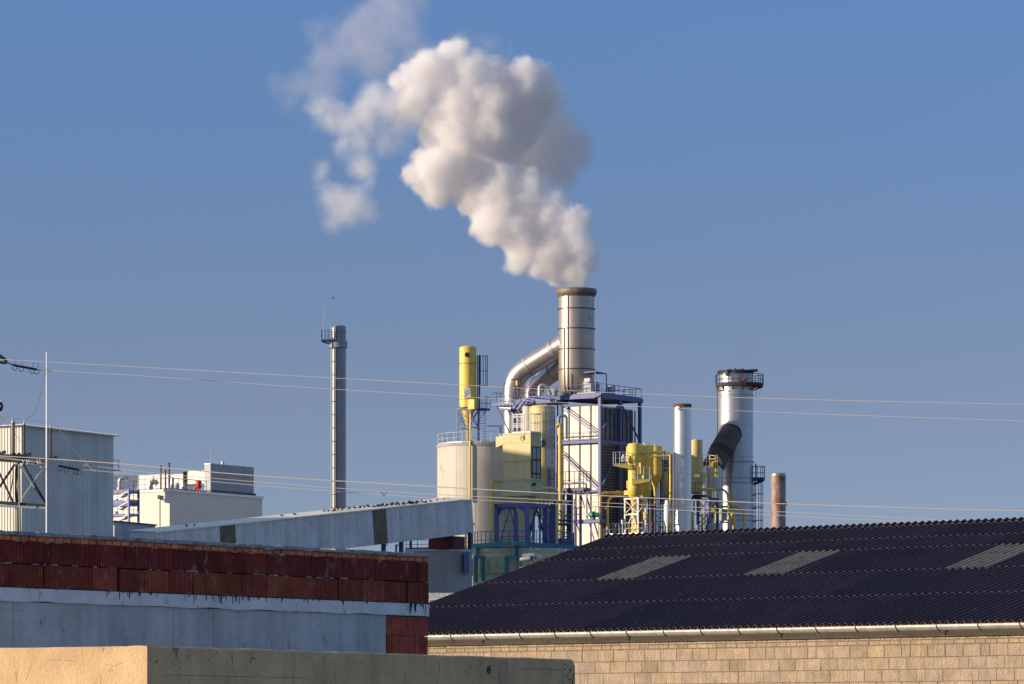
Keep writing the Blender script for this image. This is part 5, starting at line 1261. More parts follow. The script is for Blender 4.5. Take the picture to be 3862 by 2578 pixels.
b=MB(); q=W(2347,1975,D-1.6); b.tube(q,q+Vector((0,0,.45)),.12,.14,n=10); b.beam(q+Vector((0,0,-1.2)),q,.05); b.build('deck_lamp',M['white_paint'],t)
# dark service scaffold between the vessels and the polished stack
t=thing('service_scaffold','dark scaffold of ladders and landings between yellow vessels and polished stack','scaffold',W(2500,2020,473))
b=MB(); 
for X in (2482,2498,2516,2522): b.beam(W(X,2030,474),W(X,1712 if X>2490 else 1760,474),.09)
for X in (2435,2452,2470): b.beam(W(X,2030,472),W(X,1880,472),.10)
b.build('post',M['navy'],t)
for X,y0 in ((2446,1760),(2460,1800),(2474,1800),(2490,1712),(2508,1705),(2534,1712)):
    b=MB(); b.beam(W(X,2030,476),W(X,y0,476),.12); b.build('post',M['navy'],t)
for x0,y0,x1,y1 in ((2446,1890,2474,1840),(2474,1890,2446,1840),(2446,1835,2474,1800),(2490,1765,2528,1725),(2528,1765,2490,1725),(2490,1820,2528,1775),(2528,1820,2490,1775),(2490,1880,2528,1825),(2528,1880,2490,1825),(2446,1960,2490,1900),(2490,1960,2446,1900)):
    b=MB(); b.beam(W(x0,y0,476),W(x1,y1,476),.09,.06); b.build('strut',M['navy'],t)
b=MB(); b.lathe(ccyl(2505,478),[(px(17,478),zw(1900,478)),(px(17,478),zw(1745,478)),(px(10,478),zw(1736,478)),(.05,zw(1733,478))],24); b.build('shaded_drum',M['olive'],t)
b=MB(); b.lathe(ccyl(2462,478),[(px(14,478),zw(2000,478)),(px(14,478),zw(1850,478)),(.05,zw(1845,478))],24); b.build('shaded_drum',M['olive'],t)
b=MB()
for (x0,x1,y) in ((2470,2526,1720),(2480,2526,1735),(2475,2524,1768),(2440,2524,1880),(2435,2526,1925),(2435,2526,1965)): b.hexa([W(x0,y+3,473),W(x1,y+3,473),W(x1,y+3,475),W(x0,y+3,475),W(x0,y,473),W(x1,y,473),W(x1,y,475),W(x0,y,475)])
b.build('landing',M['navy'],t)
b=MB()
for y in range(1786,1880,9): b.beam(W(2494,y,473.6),W(2512,y,473.6),.05)
for X in (2494,2500,2506,2512): b.beam(W(X,1876,473.6),W(X,1780,473.6),.045)
for (p,q) in (((2480,1890),(2500,1925)),((2500,1890),(2480,1925)),((2480,1930),(2502,1962)),((2500,1930),(2478,1962)),((2440,1970),(2462,2010)),((2485,1970),(2505,2010)),((2470,1885),(2444,1920)),((2505,1968),(2482,2010))): b.beam(W(*p,473),W(*q,473),.07)
b.rail([W(2484,1768,473),W(2524,1768,473)],h=1.1,sp=.6,r=.03); b.rail([W(2446,2015,471.5),W(2526,2015,471.5)],h=1.2,sp=.6,r=.04)
b.build('ladder_and_brace',M['grey_rail'],t)
b=MB()
for X,y0,y1,r_ in ((2509,1780,1864,3),(2517,1775,1870,2.5),(2420,1905,1960,3),(2426,1935,2000,4.5),(2443,1935,1985,3.5),(2455,1925,1975,3),(2504,1975,2000,3)): b.tube(W(X,y1,472.4),W(X,y0,472.4),px(r_,472),n=10)
b.path(bend([W(2418,1890,472),W(2428,1915,472),W(2420,1935,472)],.3,3),px(3,472),n=8)
b.build('small_yellow_pipe',M['yellow'],t)
b=MB(); k=px(1,466); c=ccyl(2517,466); b.lathe(c,[(2*k,zw(2015,466)),(5*k,zw(1985,466)),(12*k,zw(1962,466)),(12.5*k,zw(1902,466)),(9*k,zw(1896,466)),(9*k,zw(1886,466))],24); o=b.build('white_hopper',M['white_paint']); tag(o,'small white hopper with conical bottom left of the polished stack','hopper')
b=MB(); k=px(1,470); b.lathe(ccyl(2460,470),[(6*k,zw(2012,470)),(8*k,zw(2000,470)),(7*k,zw(1968,470)),(2*k,zw(1962,470))],14); o=b.build('dark_red_vessel',M['maroon']); tag(o,'small dark red vessel low among the pipes right of the pale stand','vessel')

# ---------------------------------------------------------------- polished steel stack
D=467.5; c=ccyl(2574,D); k=px(1,D); Z=lambda Y: zw(Y,D); D_=D
t=thing('polished_stack','smooth polished steel stack standing in front of the yellow vessels','chimney',(c[0],c[1],0))
b=MB(); b.lathe(c,[(33.8*k,0),(33.8*k,Z(1546)),(33.2*k,Z(1535))],60,cap=False); b.build('shaft',M['pipe_bright'],t)
b=MB(); b.lathe(c,[(33.4*k,Z(1536)),(34.4*k,Z(1535)),(34.4*k,Z(1524)),(31*k,Z(1523)),(30*k,Z(1540))],48,cap=False); b.build('rusty_rim',M['rust'],t)
b=MB(); 
for y in (1657,1788,1930): b.ring(c,33.6*k,.45*k,Z(y+.7),Z(y-.3),60)
b.build('weld_band',M['zincd'],t)
b=MB(); q=W(2556,1542,D-1); b.tube(q,q-Vector((0,.15,0)),.13,n=10); b.tube(q+Vector((.12,0,.1)),q+Vector((.35,-.1,.22)),.08,n=8); b.build('lifting_lug',M['rust'],t)

# ---------------------------------------------------------------- large right chimney
D=488; c=ccyl(2774,D); k=px(1,D); Z=lambda Y: zw(Y,D)
t=thing('platform_chimney','wide silver chimney with railed ring platform and brown bent duct','chimney',(c[0],c[1],0))
b=MB(); b.lathe(c,[(68*k,0),(67*k,Z(1745)),(66*k,Z(1740)),(66*k,Z(1404))],72,cap=False); b.build('shaft',M['stack_silver'],t)
b=MB(); b.lathe(c,[(66*k,Z(1410)),(69*k,Z(1406)),(68.5*k,Z(1399)),(64*k,Z(1398)),(62*k,Z(1410))],48,cap=False)
for a_,w_,h_ in ((268,.9,.22),(300,1.2,.22),(322,.9,.3),(245,.3,.3),(280,.5,.16)):
    q=Vector((c[0]+67*k*math.cos(R(a_)),c[1]+67*k*math.sin(R(a_)),Z(1403))); b.beam(q,q+Vector((w_,0,.12)),.3,h_)
q=W(2741,1400,D-1.9); b.beam(q+Vector((0,0,.15)),q-Vector((0,0,.5)),.3); q=W(2773,1404,D-2.1); b.tube(q,q+Vector((0,0,.5)),.13,n=8)
b.build('charred_rim',M['black'],t)
b=MB(); b.lathe(c,[(63*k,Z(1450)),(63*k,Z(1402))],48,cap=False); b.build('lining',M['black'],t)
for y,w_ in ((1491,2.2),(1605,1.6),(1723,1.6),(1742,4.5),(1804,2.2),(1822,3),(1884,1.6),(1946,2.2),(1963,2.4)):
    b=MB(); b.ring(c,(66 if y<1740 else 67)*k,w_*k,Z(y+1.6),Z(y-.8),72); b.build('ring_flange',M['stack_silver' if w_<2 else 'grey_screen'],t)
b=MB(); n=40; zt_=Z(1449)
def rr(a): 
    return (75+ (30*max(0,math.cos(a-R(-8)))**2.2))*k
V=[];Fc=[]
for i in range(n):
    a=2*math.pi*i/n
    for (r_,z_) in ((66*k,zt_),(rr(a),zt_),(rr(a),zt_-.30),(66*k,zt_-.32)): V.append((c[0]+r_*math.cos(a),c[1]+r_*math.sin(a),z_))
for i in range(n):
    for j in range(3): Fc.append((i*4+j,((i+1)%n)*4+j,((i+1)%n)*4+j+1,i*4+j+1))
b.mesh(V,Fc); 
for a in range(190,361,34): 
    a=R(a); p=Vector((c[0]+66*k*math.cos(a),c[1]+66*k*math.sin(a),zt_-.7)); q=Vector((c[0]+rr(a)*.97*math.cos(a),c[1]+rr(a)*.97*math.sin(a),zt_-.32)); b.beam(p,q,.12,.15)
b.build('ring_platform',M['rust_dark'],t)
b=MB(); b.rail([Vector((c[0]+rr(2*math.pi*i/22)*math.cos(2*math.pi*i/22),c[1]+rr(2*math.pi*i/22)*math.sin(2*math.pi*i/22),zt_)) for i in range(22)],h=1.15,sp=1.3,r=.04,closed=True); b.build('platform_railing',M['navy'],t)
b=MB(); q=Vector((xw(2795,D),D-2.0,Z(1437))); b.tube(q,q+Vector((.35,-.35,.05)),.22,n=12); b.tube(q+Vector((.2,-.3,.1)),q+Vector((.55,-.4,.15)),.2,n=12); b.build('nozzle',M['rust'],t)
b=MB(); q=W(2706,1460,D-.6); b.tube(q,W(2706.5,2000,D-.6),.05,n=6); b.ring(c,66*k,8*k,Z(1474),Z(1472),40) if False else None; b.beam(W(2700,1473,D-.5),W(2735,1470,D-2.1),.08); b.beam(W(2853,1467,D),W(2849,1503,D),.03); b.beam(W(2867,1467,D),W(2866,1490,D),.03); b.build('loose_pipe',M['dark_steel'],t)
# duct
kk=px(1,D-3.5)
b=MB(); p=[W(2770,1622,D-.6),W(2733,1668,D-3.2),W(2689,1762,D-4.6)]; pts=bend(p,2.0,5); b.path(pts,42*kk,n=36); dct=b.build('brown_duct',M['brown_duct'],t)
b=MB(); 
def col(p,q,f0,w_=.12,rr_=44,):
    x=p.lerp(q,f0); d=(q-p).normalized(); b.path([x-d*w_,x+d*w_],rr_*kk,n=36,caps=True)
col(p[0],p[1],.35,.05,43.5); col(p[1],p[2],.30,.05,43.5); col(p[1],p[2],.42,.04,43.5); b.build('duct_collar',M['rust_dark'],dct)
b=MB(); b.path([p[2]+Vector((0,0,.05)),W(2689,1790,D-4.7),W(2689,2030,D-4.7)],[40*kk,38*kk,38*kk],n=36); b.build('riser_duct',M['stack_silver'],t)
# right ladder and balcony
b=MB(); zb_=Z(1805); f=Fr(2836,D-.3)
bx0=xw(2838,D); bx1=xw(2883,D)
b.hexa([Vector((bx0,D-.9,zb_-.25)),Vector((bx1,D-.7,zb_-.25)),Vector((bx1,D+.7,zb_-.25)),Vector((bx0,D+.7,zb_-.25)),Vector((bx0,D-.9,zb_)),Vector((bx1,D-.7,zb_)),Vector((bx1,D+.7,zb_)),Vector((bx0,D+.7,zb_))])
b.beam(Vector((bx1-.2,D,zb_-.2)),W(2843,1826,D),.15,.3); bal=b.build('balcony',M['navy'],t)
b=MB()
T=[Vector((xw(2836,D),D-.9,zb_)),Vector((bx1-.3,D-.9,zb_)),Vector((bx1,D-.3,zb_)),Vector((bx1,D+.4,zb_)),Vector((bx1-.4,D+.8,zb_)),Vector((xw(2838,D),D+.8,zb_))]; b.rail(T,h=Z(1759)-zb_,sp=.7,r=.035); b.beam(Vector((xw(2849,D),D-.95,zb_)),Vector((xw(2849,D),D-.95,Z(1750))),.12); b.build('balcony_railing',M['navy'],bal)
b=MB()
for X in (2844,2850,2861,2867,2872,2877): b.beam(W(X,2040,D-.3),W(X,1812,D-.3),.07 if X<2855 else .05)
y=1862
while y<2030:
    b.beam(W(2842,y,D-.3),W(2877,y,D-.3),.10); b.beam(W(2838,y+5,D-.2),W(2850,y+5,D-.2),.12); y+=50
for y in range(1818,2030,9): b.beam(W(2844,y,D-.3),W(2850,y,D-.3),.04)
b.build('caged_ladder',M['navy'],t)

# ---------------------------------------------------------------- second yellow group right of the polished stack
D=471; c=ccyl(2624,D); k=px(1,D); Z=lambda Y: zw(Y,D)
t=thing('yellow_silo','slim yellow vessel with small sign directly right of the polished stack','filter vessel',(c[0],c[1],Z(1870)))
b=MB(); b.lathe(c,dome(25.5,1656,5,D,Z(1728)),36); b.build('upper_shell',M['pale_yellow'],t)
b=MB(); b.lathe(c,[(26*k,Z(1862)),(26.5*k,Z(1728))],36); b.ring(c,26.4*k,1.2*k,Z(1729.5),Z(1728)); b.ring(c,26*k,1.2*k,Z(1826),Z(1824)); b.tube(W(2623,1662,D-.6),W(2623,1654,D-.6),.08,n=6); b.build('lower_shell',M['pale_yellow'],t)
b=MB(); f=Fr(2650,D-1.0); l=f.ln(2612,-f.v); b.box(f,0,.7,-l,0,Z(1822),Z(1781)); b.build('access_box',M['pale_yellow'],t)
b=MB(); q0=W(2619,1799,D-1.9); b.hexa([q0,q0+Vector((px(21,D),-.05,0)),q0+Vector((px(21,D),.1,0)),q0+Vector((0,.1,0)),q0+Vector((0,0,px(11,D))),q0+Vector((px(21,D),-.05,px(11,D))),q0+Vector((px(21,D),.1,px(11,D))),q0+Vector((0,.1,px(11,D)))]); b.build('sign_plate',M['grey_screen'],t)
b=MB(); b.rail([W(2608,1860,D-1.2),W(2636,1860,D-1.2)],h=1.2,sp=.4,r=.025); b.build('railing',M['dark_steel'],t)
D=469.5; fz=Fr(2672,D); L=fz.ln(2608,-fz.v)
t=thing('blue_trestle','dark blue trestle stand below the slim yellow vessel right of the polished stack','support frame',fz.p(1,-L/2,5)); Z=lambda Y: zw(Y,D)
b=MB()
for a,bb in ((0,0),(0,-L*.62),(2,0),(2,-L*.6)): b.beam(fz.p(a,bb,8),fz.p(a,bb,Z(1878)),.26)
b.build('leg',M['blue'],t)
b=MB(); b.box(fz,-.2,2.2,-L,.1,Z(1882),Z(1875)); b.hexa([fz.p(-.1,-L,Z(1876)),fz.p(2,-L,Z(1876)),fz.p(2,-.4,Z(1876)),fz.p(-.1,-.4,Z(1876)),fz.p(.3,-L,Z(1862)),fz.p(1.6,-L,Z(1862)),fz.p(1.6,-1.2,Z(1862)),fz.p(.3,-1.2,Z(1862))]); b.build('head_plate',M['navy'],t)
b=MB()
for p,q in (((0,-L*.62,1885),(0,0,1930)),((0,0,1885),(0,-L*.62,1930)),((0,-L*.62,1935),(0,0,1975)),((0,0,1935),(0,-L*.62,1975)),((0,0,1992),(0,-L,1992)),((0,0,1940),(0,-L,1936)),((0,0,1885),(2,0,1930)),((2,0,1885),(0,0,1930))): b.beam(fz.p(p[0],p[1],Z(p[2])),fz.p(q[0],q[1],Z(q[2])),.09)
b.build('brace',M['blue'],t)
b=MB()
for X,y0,y1,r_ in ((2613,1930,2010,5),(2617,1880,1925,4),(2648,1940,2000,4.5),(2641,1900,1930,3),(2690,1955,2015,3)): b.tube(W(X,y1,D-.8),W(X,y0,D-.8),px(r_,D),n=10)
b.path(bend([W(2640,1985,D-.9),W(2655,1975,D-.9),W(2662,1960,D-.9)],.2,3),.1,n=8); o=b.build('small_yellow_pipe',M['yellow'],t)
D=473
t=thing('yellow_ladder_stand','yellow railed ladder stand in front of the brown bent duct','platform',W(2680,1800,D)); Z=lambda Y: zw(Y,D)
b=MB()
for X,w_ in ((2677,.14),(2697,.18),(2704,.14)): b.beam(W(X,1800,D),W(X,1716,D),w_)
b.beam(W(2695,1724,D),W(2707,1722,D),.2); b.beam(W(2685,1762,D-.1),W(2685,1740,D-.1),.5,.1); b.beam(W(2680,1752,D-.2),W(2690,1752,D-.2),.5,.55); b.build('post',M['yellow'],t)
b=MB(); b.hexa([W(2650,1800,D),W(2700,1796,D),W(2700,1796,D+1.4),W(2650,1800,D+1.4),W(2650,1790,D),W(2700,1788,D),W(2700,1788,D+1.4),W(2650,1790,D+1.4)]); b.build('deck',M['olive'],t)
b=MB(); b.rail([W(2651,1764,D-.2),W(2676,1764,D-.2)],h=zw(1715,D)-zw(1764,D),sp=.5,r=.04); 
b.path([W(2676,1716,D),W(2700,1718,D-.8),W(2712,1726,D-.4),W(2722,1745,D+.4)],.04,n=5); b.path([W(2676,1730,D),W(2700,1730,D-.8),W(2712,1738,D-.4),W(2722,1752,D+.4)],.04,n=5); b.build('railing',M['gallery_roof'],t)
b=MB()
for y in range(1805,1885,9): b.beam(W(2679,y,D),W(2697,y,D),.05)
for X in (2678,2688,2698): b.beam(W(X,1884,D),W(X,1800,D),.06)
b.build('ladder',M['olive'],t)
D=471; k=px(1,D)
b=MB(); sw(b,W(2642,1845,D-1),W(2700,1845,D),[3*k,6*k,6.5*k,6*k,5*k,7*k,5*k,6*k,4.5*k,4.5*k]); b.path(bend([W(2700,1845,D),W(2728,1843,D),W(2744,1862,D),W(2750,1895,D),W(2768,1920,D+1)],.8,5),5*k,n=12)
for i in range(9):
    q=[W(2728,1846,D),W(2735,1850,D),W(2741,1857,D),W(2745,1865,D),W(2747,1873,D),W(2749,1881,D),W(2751,1889,D),W(2755,1898,D),W(2760,1908,D)][i]; b.path([q+Vector((.28,-.05,.05)),q+Vector((.42,-.05,.05))],.06,n=5)
o=b.build('ribbed_hose',M['yellow']); tag(o,'thick yellow pipe curving down with dark ribs in front of the wide silver chimney','pipe')
b=MB(); b.path(bend([W(2676,1912,D+1),W(2790,1908,D+1),W(2807,1930,D+1),W(2807,2020,D+1)],.7,5),5.2*k,n=12); b.tube(W(2783,1909,D+1),W(2786,1909,D+1),7*k,n=12); o=b.build('yellow_pipe',M['yellow']); tag(o,'rightmost yellow pipe, level then elbowing down in front of the silver chimney','pipe')
b=MB(); b.tube(W(2749,2020,D-.5),W(2749,1898,D-.5),4.5*k,n=12); b.tube(W(2700,1894,D-.3),W(2752,1893,D-.3),2*k,n=8); o=b.build('olive_pipe',M['olive']); tag(o,'straight olive upright pipe in front of the silver chimney base','pipe')
b=MB(); b.path(bend([W(2680,1925,D+2),W(2755,1928,D+2),W(2769,1950,D+1),W(2769,2020,D+1)],.6,5),7*k,n=12); o=b.build('yellow_pipe',M['yellow']); tag(o,'thick short yellow pipe between the olive upright and the rightmost yellow pipe','pipe')
b=MB(); f=Fr(2722,D+1.5); l=f.ln(2680,-f.v); b.box(f,0,1.2,-l,0,zw(1960,D),zw(1915,D)); b.box(f,-.1,1.3,-l-.1,.1,zw(1968,D),zw(1962,D)); o=b.build('grey_pump_unit',M['grey_screen']); tag(o,'grey brown machine unit under the yellow pipes left of the silver chimney','machine')

# ---------------------------------------------------------------- rusty stack
D=500; c=ccyl(2935.5,D); k=px(1,D); Z=lambda Y: zw(Y,D)
t=thing('rusty_stack','short rust streaked steel stack standing alone at the right','chimney',(c[0],c[1],0))
b=MB(); b.lathe(c,[(28*k,0),(28*k,Z(1798))],48,cap=False); b.build('shaft',M['rust_streak'],t)
b=MB(); b.lathe(c,[(28*k,Z(1798)),(28.6*k,Z(1796)),(28.6*k,Z(1787)),(27*k,Z(1784)),(24*k,Z(1784)),(23*k,Z(1800))],40,cap=False); b.build('cap_ring',M['stack_steel'],t)
b=MB(); q=W(2963,1880,D); b.box(Fr(2966,D),-.2,.2,-.2,0,Z(1905),Z(1893)); b.build('bracket',M['dark_steel'],t)

# ---------------------------------------------------------------- floodlights on a mast behind the dark roof
D=84; k=px(1,D)
t=thing('floodlight_mast','pair of grey floodlights on a pale mast behind the edge of the dark roof','floodlight',(xw(1981,D),D,0))
b=MB(); b.tube((xw(1981,D),D,0),W(1981,2140,D),3.6*k,n=14); b.build('mast',M['zinc'],t)
b=MB(); b.tube(W(1957,2141,D),W(2006,2139,D),3*k,n=10); b.build('cross_arm',M['zinc'],t)
b=MB(); b.path([W(1961,2139,D),W(1957,2128,D),W(1960,2112,D)],.008,n=6); b.path([W(2003,2138,D-.02),W(2012,2126,D-.05),W(2016,2108,D-.05),W(2020,2100,D-.05)],1.6*k,n=8); b.path([W(1978,2140,D-.06),W(1982,2120,D-.1),W(1985,2106,D-.1)],.006,n=6); b.build('yoke',M['dark_steel'],t)
def lampb(name,p,q,w0,w1,m,lid):
    b=MB(); b.path([p,p.lerp(q,.15),p.lerp(q,.85),q],[w0*.8,w0,w1,w1*.9],n=16)
    return b.build(name,m,t)
o=lampb('lamp_housing',W(1961,2109,D-.1),W(2002,2105,D-.14),8*k,9*k,M['zincd'],0)
b=MB(); q=W(2002,2105,D-.14); b.tube(q+Vector((-.004,0,0)),q+Vector((.02,-.01,0)),10*k,10.5*k,n=18); b.build('lamp_glass',M['black'],o)
b=MB(); V=[]
A=[W(1966,2096,D-.05),W(1972,2089,D+.02),W(1998,2085,D+.05),W(2018,2087,D+.03),W(2020,2101,D-.05),W(2003,2100,D-.1)]
B=[p+Vector((0.02,.22,-.02)) for p in A]
b.mesh(A+B,[tuple(range(6)),tuple(reversed(range(6,12)))]+[(i,(i+1)%6,(i+1)%6+6,i+6) for i in range(6)]); o=b.build('lamp_housing',M['zinc'],t)
b=MB(); A=[W(2018,2087,D+.03),W(2034,2093,D+.02),W(2047,2103,D),W(2052,2106,D),W(2040,2108,D-.04),W(2022,2112,D-.06),W(2016,2108,D-.05)]; B=[p+Vector((0,.2,-.01)) for p in A]
b.mesh(A+B,[tuple(range(7)),tuple(reversed(range(7,14)))]+[(i,(i+1)%7,(i+1)%7+7,i+7) for i in range(7)]); b.build('lamp_visor',M['grey_screen'],o)
# ================================================================ switchyard at the left and the power lines
D=125.; k=px(1,D)
def G(X,Y,d=0.): return W(X,Y,D+d)
# white mast
t=thing('lightning_mast','tall thin shiny white mast rising above the brick building','mast',(xw(175.5,D-1),D-1,0))
b=MB(); q=W(175.5,2060,D-1); b.tube((q.x,q.y,0),W(175.5,1600,D-1),2.9*k,2.4*k,n=12); b.build('lower_pole',M['white_metal'],t)
b=MB(); b.tube(W(175.5,1604,D-1),W(175.2,1326,D-1),1.9*k,1.3*k,n=10); b.build('upper_rod',M['white_metal'],t)
# steel portal
t=thing('switchyard_gantry','dark lattice steel gantry with insulators at the left edge','gantry',G(66,2010))
b=MB()
b.beam(G(-60,1712,.4),G(176,1737,0),.14,.14); b.beam(G(-60,1728,1.0),G(176,1745,.6),.12,.12)
b.beam(G(-60,1890,.2),G(172,1908,0),.10,.10)
b.build('main_beam',M['gal_dark'],t)
b=MB(); b.beam(G(-40,1905,-.3),G(137,1913,-.3),.05,.07); b.beam(G(146,1914,-.3),G(172,1915,-.3),.05,.07); b.beam(G(-40,1720,-.2),G(150,1743,-.2),.02,.05); b.build('pale_beam',M['gal_light'],t)
b=MB(); b.beam(G(66,1745,.3),G(64,2060,.3),.11,.11); b.beam(G(72,1750,0),G(76,2060,0),.05,.05); b.build('post',M['gal_dark'],t)
b=MB()
for (x0,y0,x1,y1,w_,m_) in ((56,1750,-6,1842,.09,0),(-4,1780,54,1902,.07,0),(75,1755,172,1895,.05,0),(88,1748,172,1895,.035,0)): b.beam(G(x0,y0,.2),G(x1,y1,.2),w_,.06)
b.path([G(50,1770,.3),G(48,1810,.3),G(40,1858,.3),G(28,1890,.3)],.018,n=6)
b.build('dark_brace',M['gal_dark'],t)
b=MB(); b.beam(G(170,1752,-.1),G(146,1790,-.1),.035,.03); b.beam(G(146,1786,-.1),G(83,1878,-.1),.05,.05); b.beam(G(74,1752,-.15),G(130,1838,-.15),.03,.04); b.build('pale_brace',M['gal_light'],t)
b=MB()
for X in (85,100,108,140,150): b.path([G(X,1732,-.3),G(X+3,1745,-.4),G(X-2,1757,-.3)],.012,n=5)
b.tube(G(145,1746,-.3),G(168,1750,-.3),.05,n=8); b.tube(G(150,1752,-.3),G(156,1762,-.3),.03,n=8); b.tube(G(96,1750,-.3),G(130,1751,-.3),.035,n=8); b.build('clamp',M['gal_light'],t)
# post insulators
def post_ins(X,Yt,Yb,Rp,lab,n,m,tipY,off=0.,core=.55):
    t=thing('post_insulator',lab,'insulator',W(X,Yb,D),'upright insulators on the gantry')
    c=(xw(X,D),D); b=MB(); prof=[(Rp*k*core,zw(Yb,D))]
    for i in range(n):
        z0=zw(Yb+(Yt-Yb)*i/n,D); z1=zw(Yb+(Yt-Yb)*(i+1)/n,D); h=z1-z0
        prof+=[(Rp*k*core,z0+h*.15),(Rp*k,z0+h*.35),(Rp*k*.95,z0+h*.5),(Rp*k*core,z0+h*.85)]
    prof.append((Rp*k*core,zw(Yt,D)))
    b.lathe(c,prof,24); b.build('ribbed_body',M[m],t)
    b=MB(); b.lathe(c,[(Rp*k*.75,zw(Yt,D)),(Rp*k*.75,zw(Yt-5,D)),(Rp*k*.35,zw(Yt-6,D)),(Rp*k*.3,zw(tipY,D)),(.01,zw(tipY-1,D))],16); b.build('metal_cap',M['gal_light'],t)
    b=MB(); b.lathe(c,[(Rp*k*1.1,zw(Yb+6,D)),(Rp*k*1.1,zw(Yb,D))],16); b.beam(W(X-Rp-10,Yb+8,D),W(X+Rp+8,Yb+8,D),.10,.05); b.beam(W(X+Rp+8,Yb+4,D),W(X+Rp+20,Yb+5,D),.09,.09); b.build('base_bracket',M['gal_dark'],t)
post_ins(49,1592,1708,9,'thick pale brown upright insulator on the gantry, left of the thin dark pair',26,'porc_pale',1573,core=.86)
post_ins(91.5,1598,1708,5.5,'slim dark ribbed insulator between the thick pale one and the white mast',17,'porc',1582)
post_ins(191,1611,1719,5.5,'slim dark ribbed insulator just right of the white mast',17,'porc',1595)
post_ins(-3,1590,1700,5.0,'dark insulator cut off by the left edge of the picture',17,'porc',1575)
# strain insulators
def strain(lab,p,q,horns,clamp):
    t=thing('strain_insulator',lab,'insulator',p,'strain insulators on the line ends')
    b=MB(); n=22; pts=[];rs=[]
    for i in range(n*2+1):
        pts.append(p.lerp(q,i/(n*2))); rs.append(.028 if i%2 else .045)
    b.path(pts,rs,n=12); b.build('ribbed_rod',M['black_por'],t)
    d=(q-p).normalized(); b=MB()
    for h in horns:
        c=p.lerp(q,h); 
        ring=[c+Vector((.0+.06*math.cos(a),.13*math.cos(a),-.06+.09*math.sin(a))) for a in np.linspace(-3.9,.8,12)]; b.path(ring,.010,n=5,caps=False)
        b.path([c+Vector((.02,0,.05)),c+Vector((.045,0,.12)),c+Vector((.03,0,.20))],.009,n=5)
    b.build('arcing_horn',M['gal_dark'],t)
    b=MB(); b.tube(q,clamp,.018,n=8); b.tube(clamp-d*.12,clamp+d*.06,.035,n=10); b.build('clamp',M['gal_light'],t)
strain('black strain insulator with ring horns high above the shed at the left edge',G(50,1376,0),G(140,1393,0),(.05,.33,.78,.98),G(190,1397,0))
strain('black strain insulator hanging low in front of the blue shed wall, right of the mast',G(222,1756,-.5),G(300,1772,-.5),(.05,.35,.8,1.),G(355,1774,-.5))
b=MB(); b.path([G(-30,1330,0),G(-2,1342,0),G(18,1354,0),G(28,1366,0)],[.05,.06,.05,.02],n=8); b.beam(G(-20,1364,0),G(24,1368,0),.10,.08); b.tube(G(26,1367),G(52,1376),.02,n=6); o=b.build('dead_end_bracket',M['gal_dark']); tag(o,'dark steel bracket at the left edge holding the high strain insulator','bracket')
b=MB(); b.path([G(-10,1520),G(2,1520),G(6,1530),G(3,1543),G(-8,1546)],.06,n=8); b.beam(G(4,1518),G(5,1512),.03); o=b.build('black_fitting',M['black_por']); tag(o,'small black line fitting cut by the left edge above the thick insulator','fitting')
# conductors
def wire(name,lab,pts,r,m='wire'):
    """catenary like curve through photo points (X,Y,D)"""
    P3=[W(*p) for p in pts]; out=[]
    n=len(P3)
    for i in range(n-1):
        p0=P3[max(i-1,0)];p1=P3[i];p2=P3[i+1];p3=P3[min(i+2,n-1)]
        for s in range(10):
            u=s/10; out.append(.5*((2*p1)+(p2-p0)*u+(2*p0-5*p1+4*p2-p3)*u*u+(3*p1-p0-3*p2+p3)*u**3))
    out.append(P3[-1])
    rr=[r*q.y/125 for q in out] if name=='power_line' else r
    b=MB(); b.path(out,rr,n=6,caps=False); o=b.build(name,M[m]); tag(o,lab,'cable'); return o
S=1.6441
def ov(l,d0,d1): 
    x0=l[0][0];x1=l[-1][0]
    return [(x*S,y*S,d0+(d1-d0)*(x-x0)/(x1-x0)) for x,y in l]
wire('power_line','uppermost power line, from the top of the left edge across the tall chimneys',ov([(-40,821.5),(330,842),(700,863),(1050,882),(1400,900),(1745,913),(2100,922),(2400,928)],125,78),.0095)
wire('power_line','second power line, starting at the clamp of the high strain insulator',ov([(116,850),(330,862),(700,888),(1050,909),(1400,929),(1745,944),(2100,957),(2400,967)],125,78),.0085)
wire('power_line','thickest power line, crossing in front of the shed, gallery and yellow filter',ov([(-40,1043),(230,1060),(580,1090),(900,1110),(1250,1130),(1745,1153),(2100,1165),(2400,1173)],124,78),.0155)
wire('power_line','thin power line running just below the thickest one',ov([(190,1066),(380,1087),(580,1104),(900,1128),(1250,1146),(1600,1163.5),(1900,1179),(2250,1197)],126,80),.009)
wire('power_line','lowest power line, starting at the clamp of the low strain insulator',ov([(216,1079),(380,1094),(580,1112),(900,1136),(1250,1154),(1600,1172),(1900,1188),(2150,1199)],124.5,80),.009)
wire('jumper_cable','grey jumper cable looping down from the high clamp to the slim insulator',[(174,1404,125),(163,1430,125),(150,1490,125),(136,1540,125),(118,1566,125),(96,1581,125)],.011,'wire_grey')
wire('jumper_cable','thin cable joining the tips of the upright insulators',[(-20,1568,125),(20,1573,125),(49,1577,125),(92,1582,125),(140,1588,125),(191,1597,125)],.0065,'wire')
wire('jumper_cable','thin cable slanting from the insulator right of the mast to the low clamp',[(192,1596,125),(206,1599,125),(222,1617,125),(278,1692,125),(320,1740,125),(350,1773,124.5)],.0075,'wire')
wire('jumper_cable','thin cable slanting down behind the thick pale insulator',[(-4,1566,125.3),(10,1578,125.3),(38,1612,125.3),(85,1672,125.3),(122,1712,125.3)],.0065,'wire_grey')
SPLIT={'main_beam','pale_beam','gallery_support','post','column','leg','teal_beam','white_riser','gusset_plate','small_yellow_pipe','dark_brace','pale_brace','door_frame','top_beam','trim','duct_collar','board_joint','roof_screws','ladder_and_brace','squeezed_mortar'}

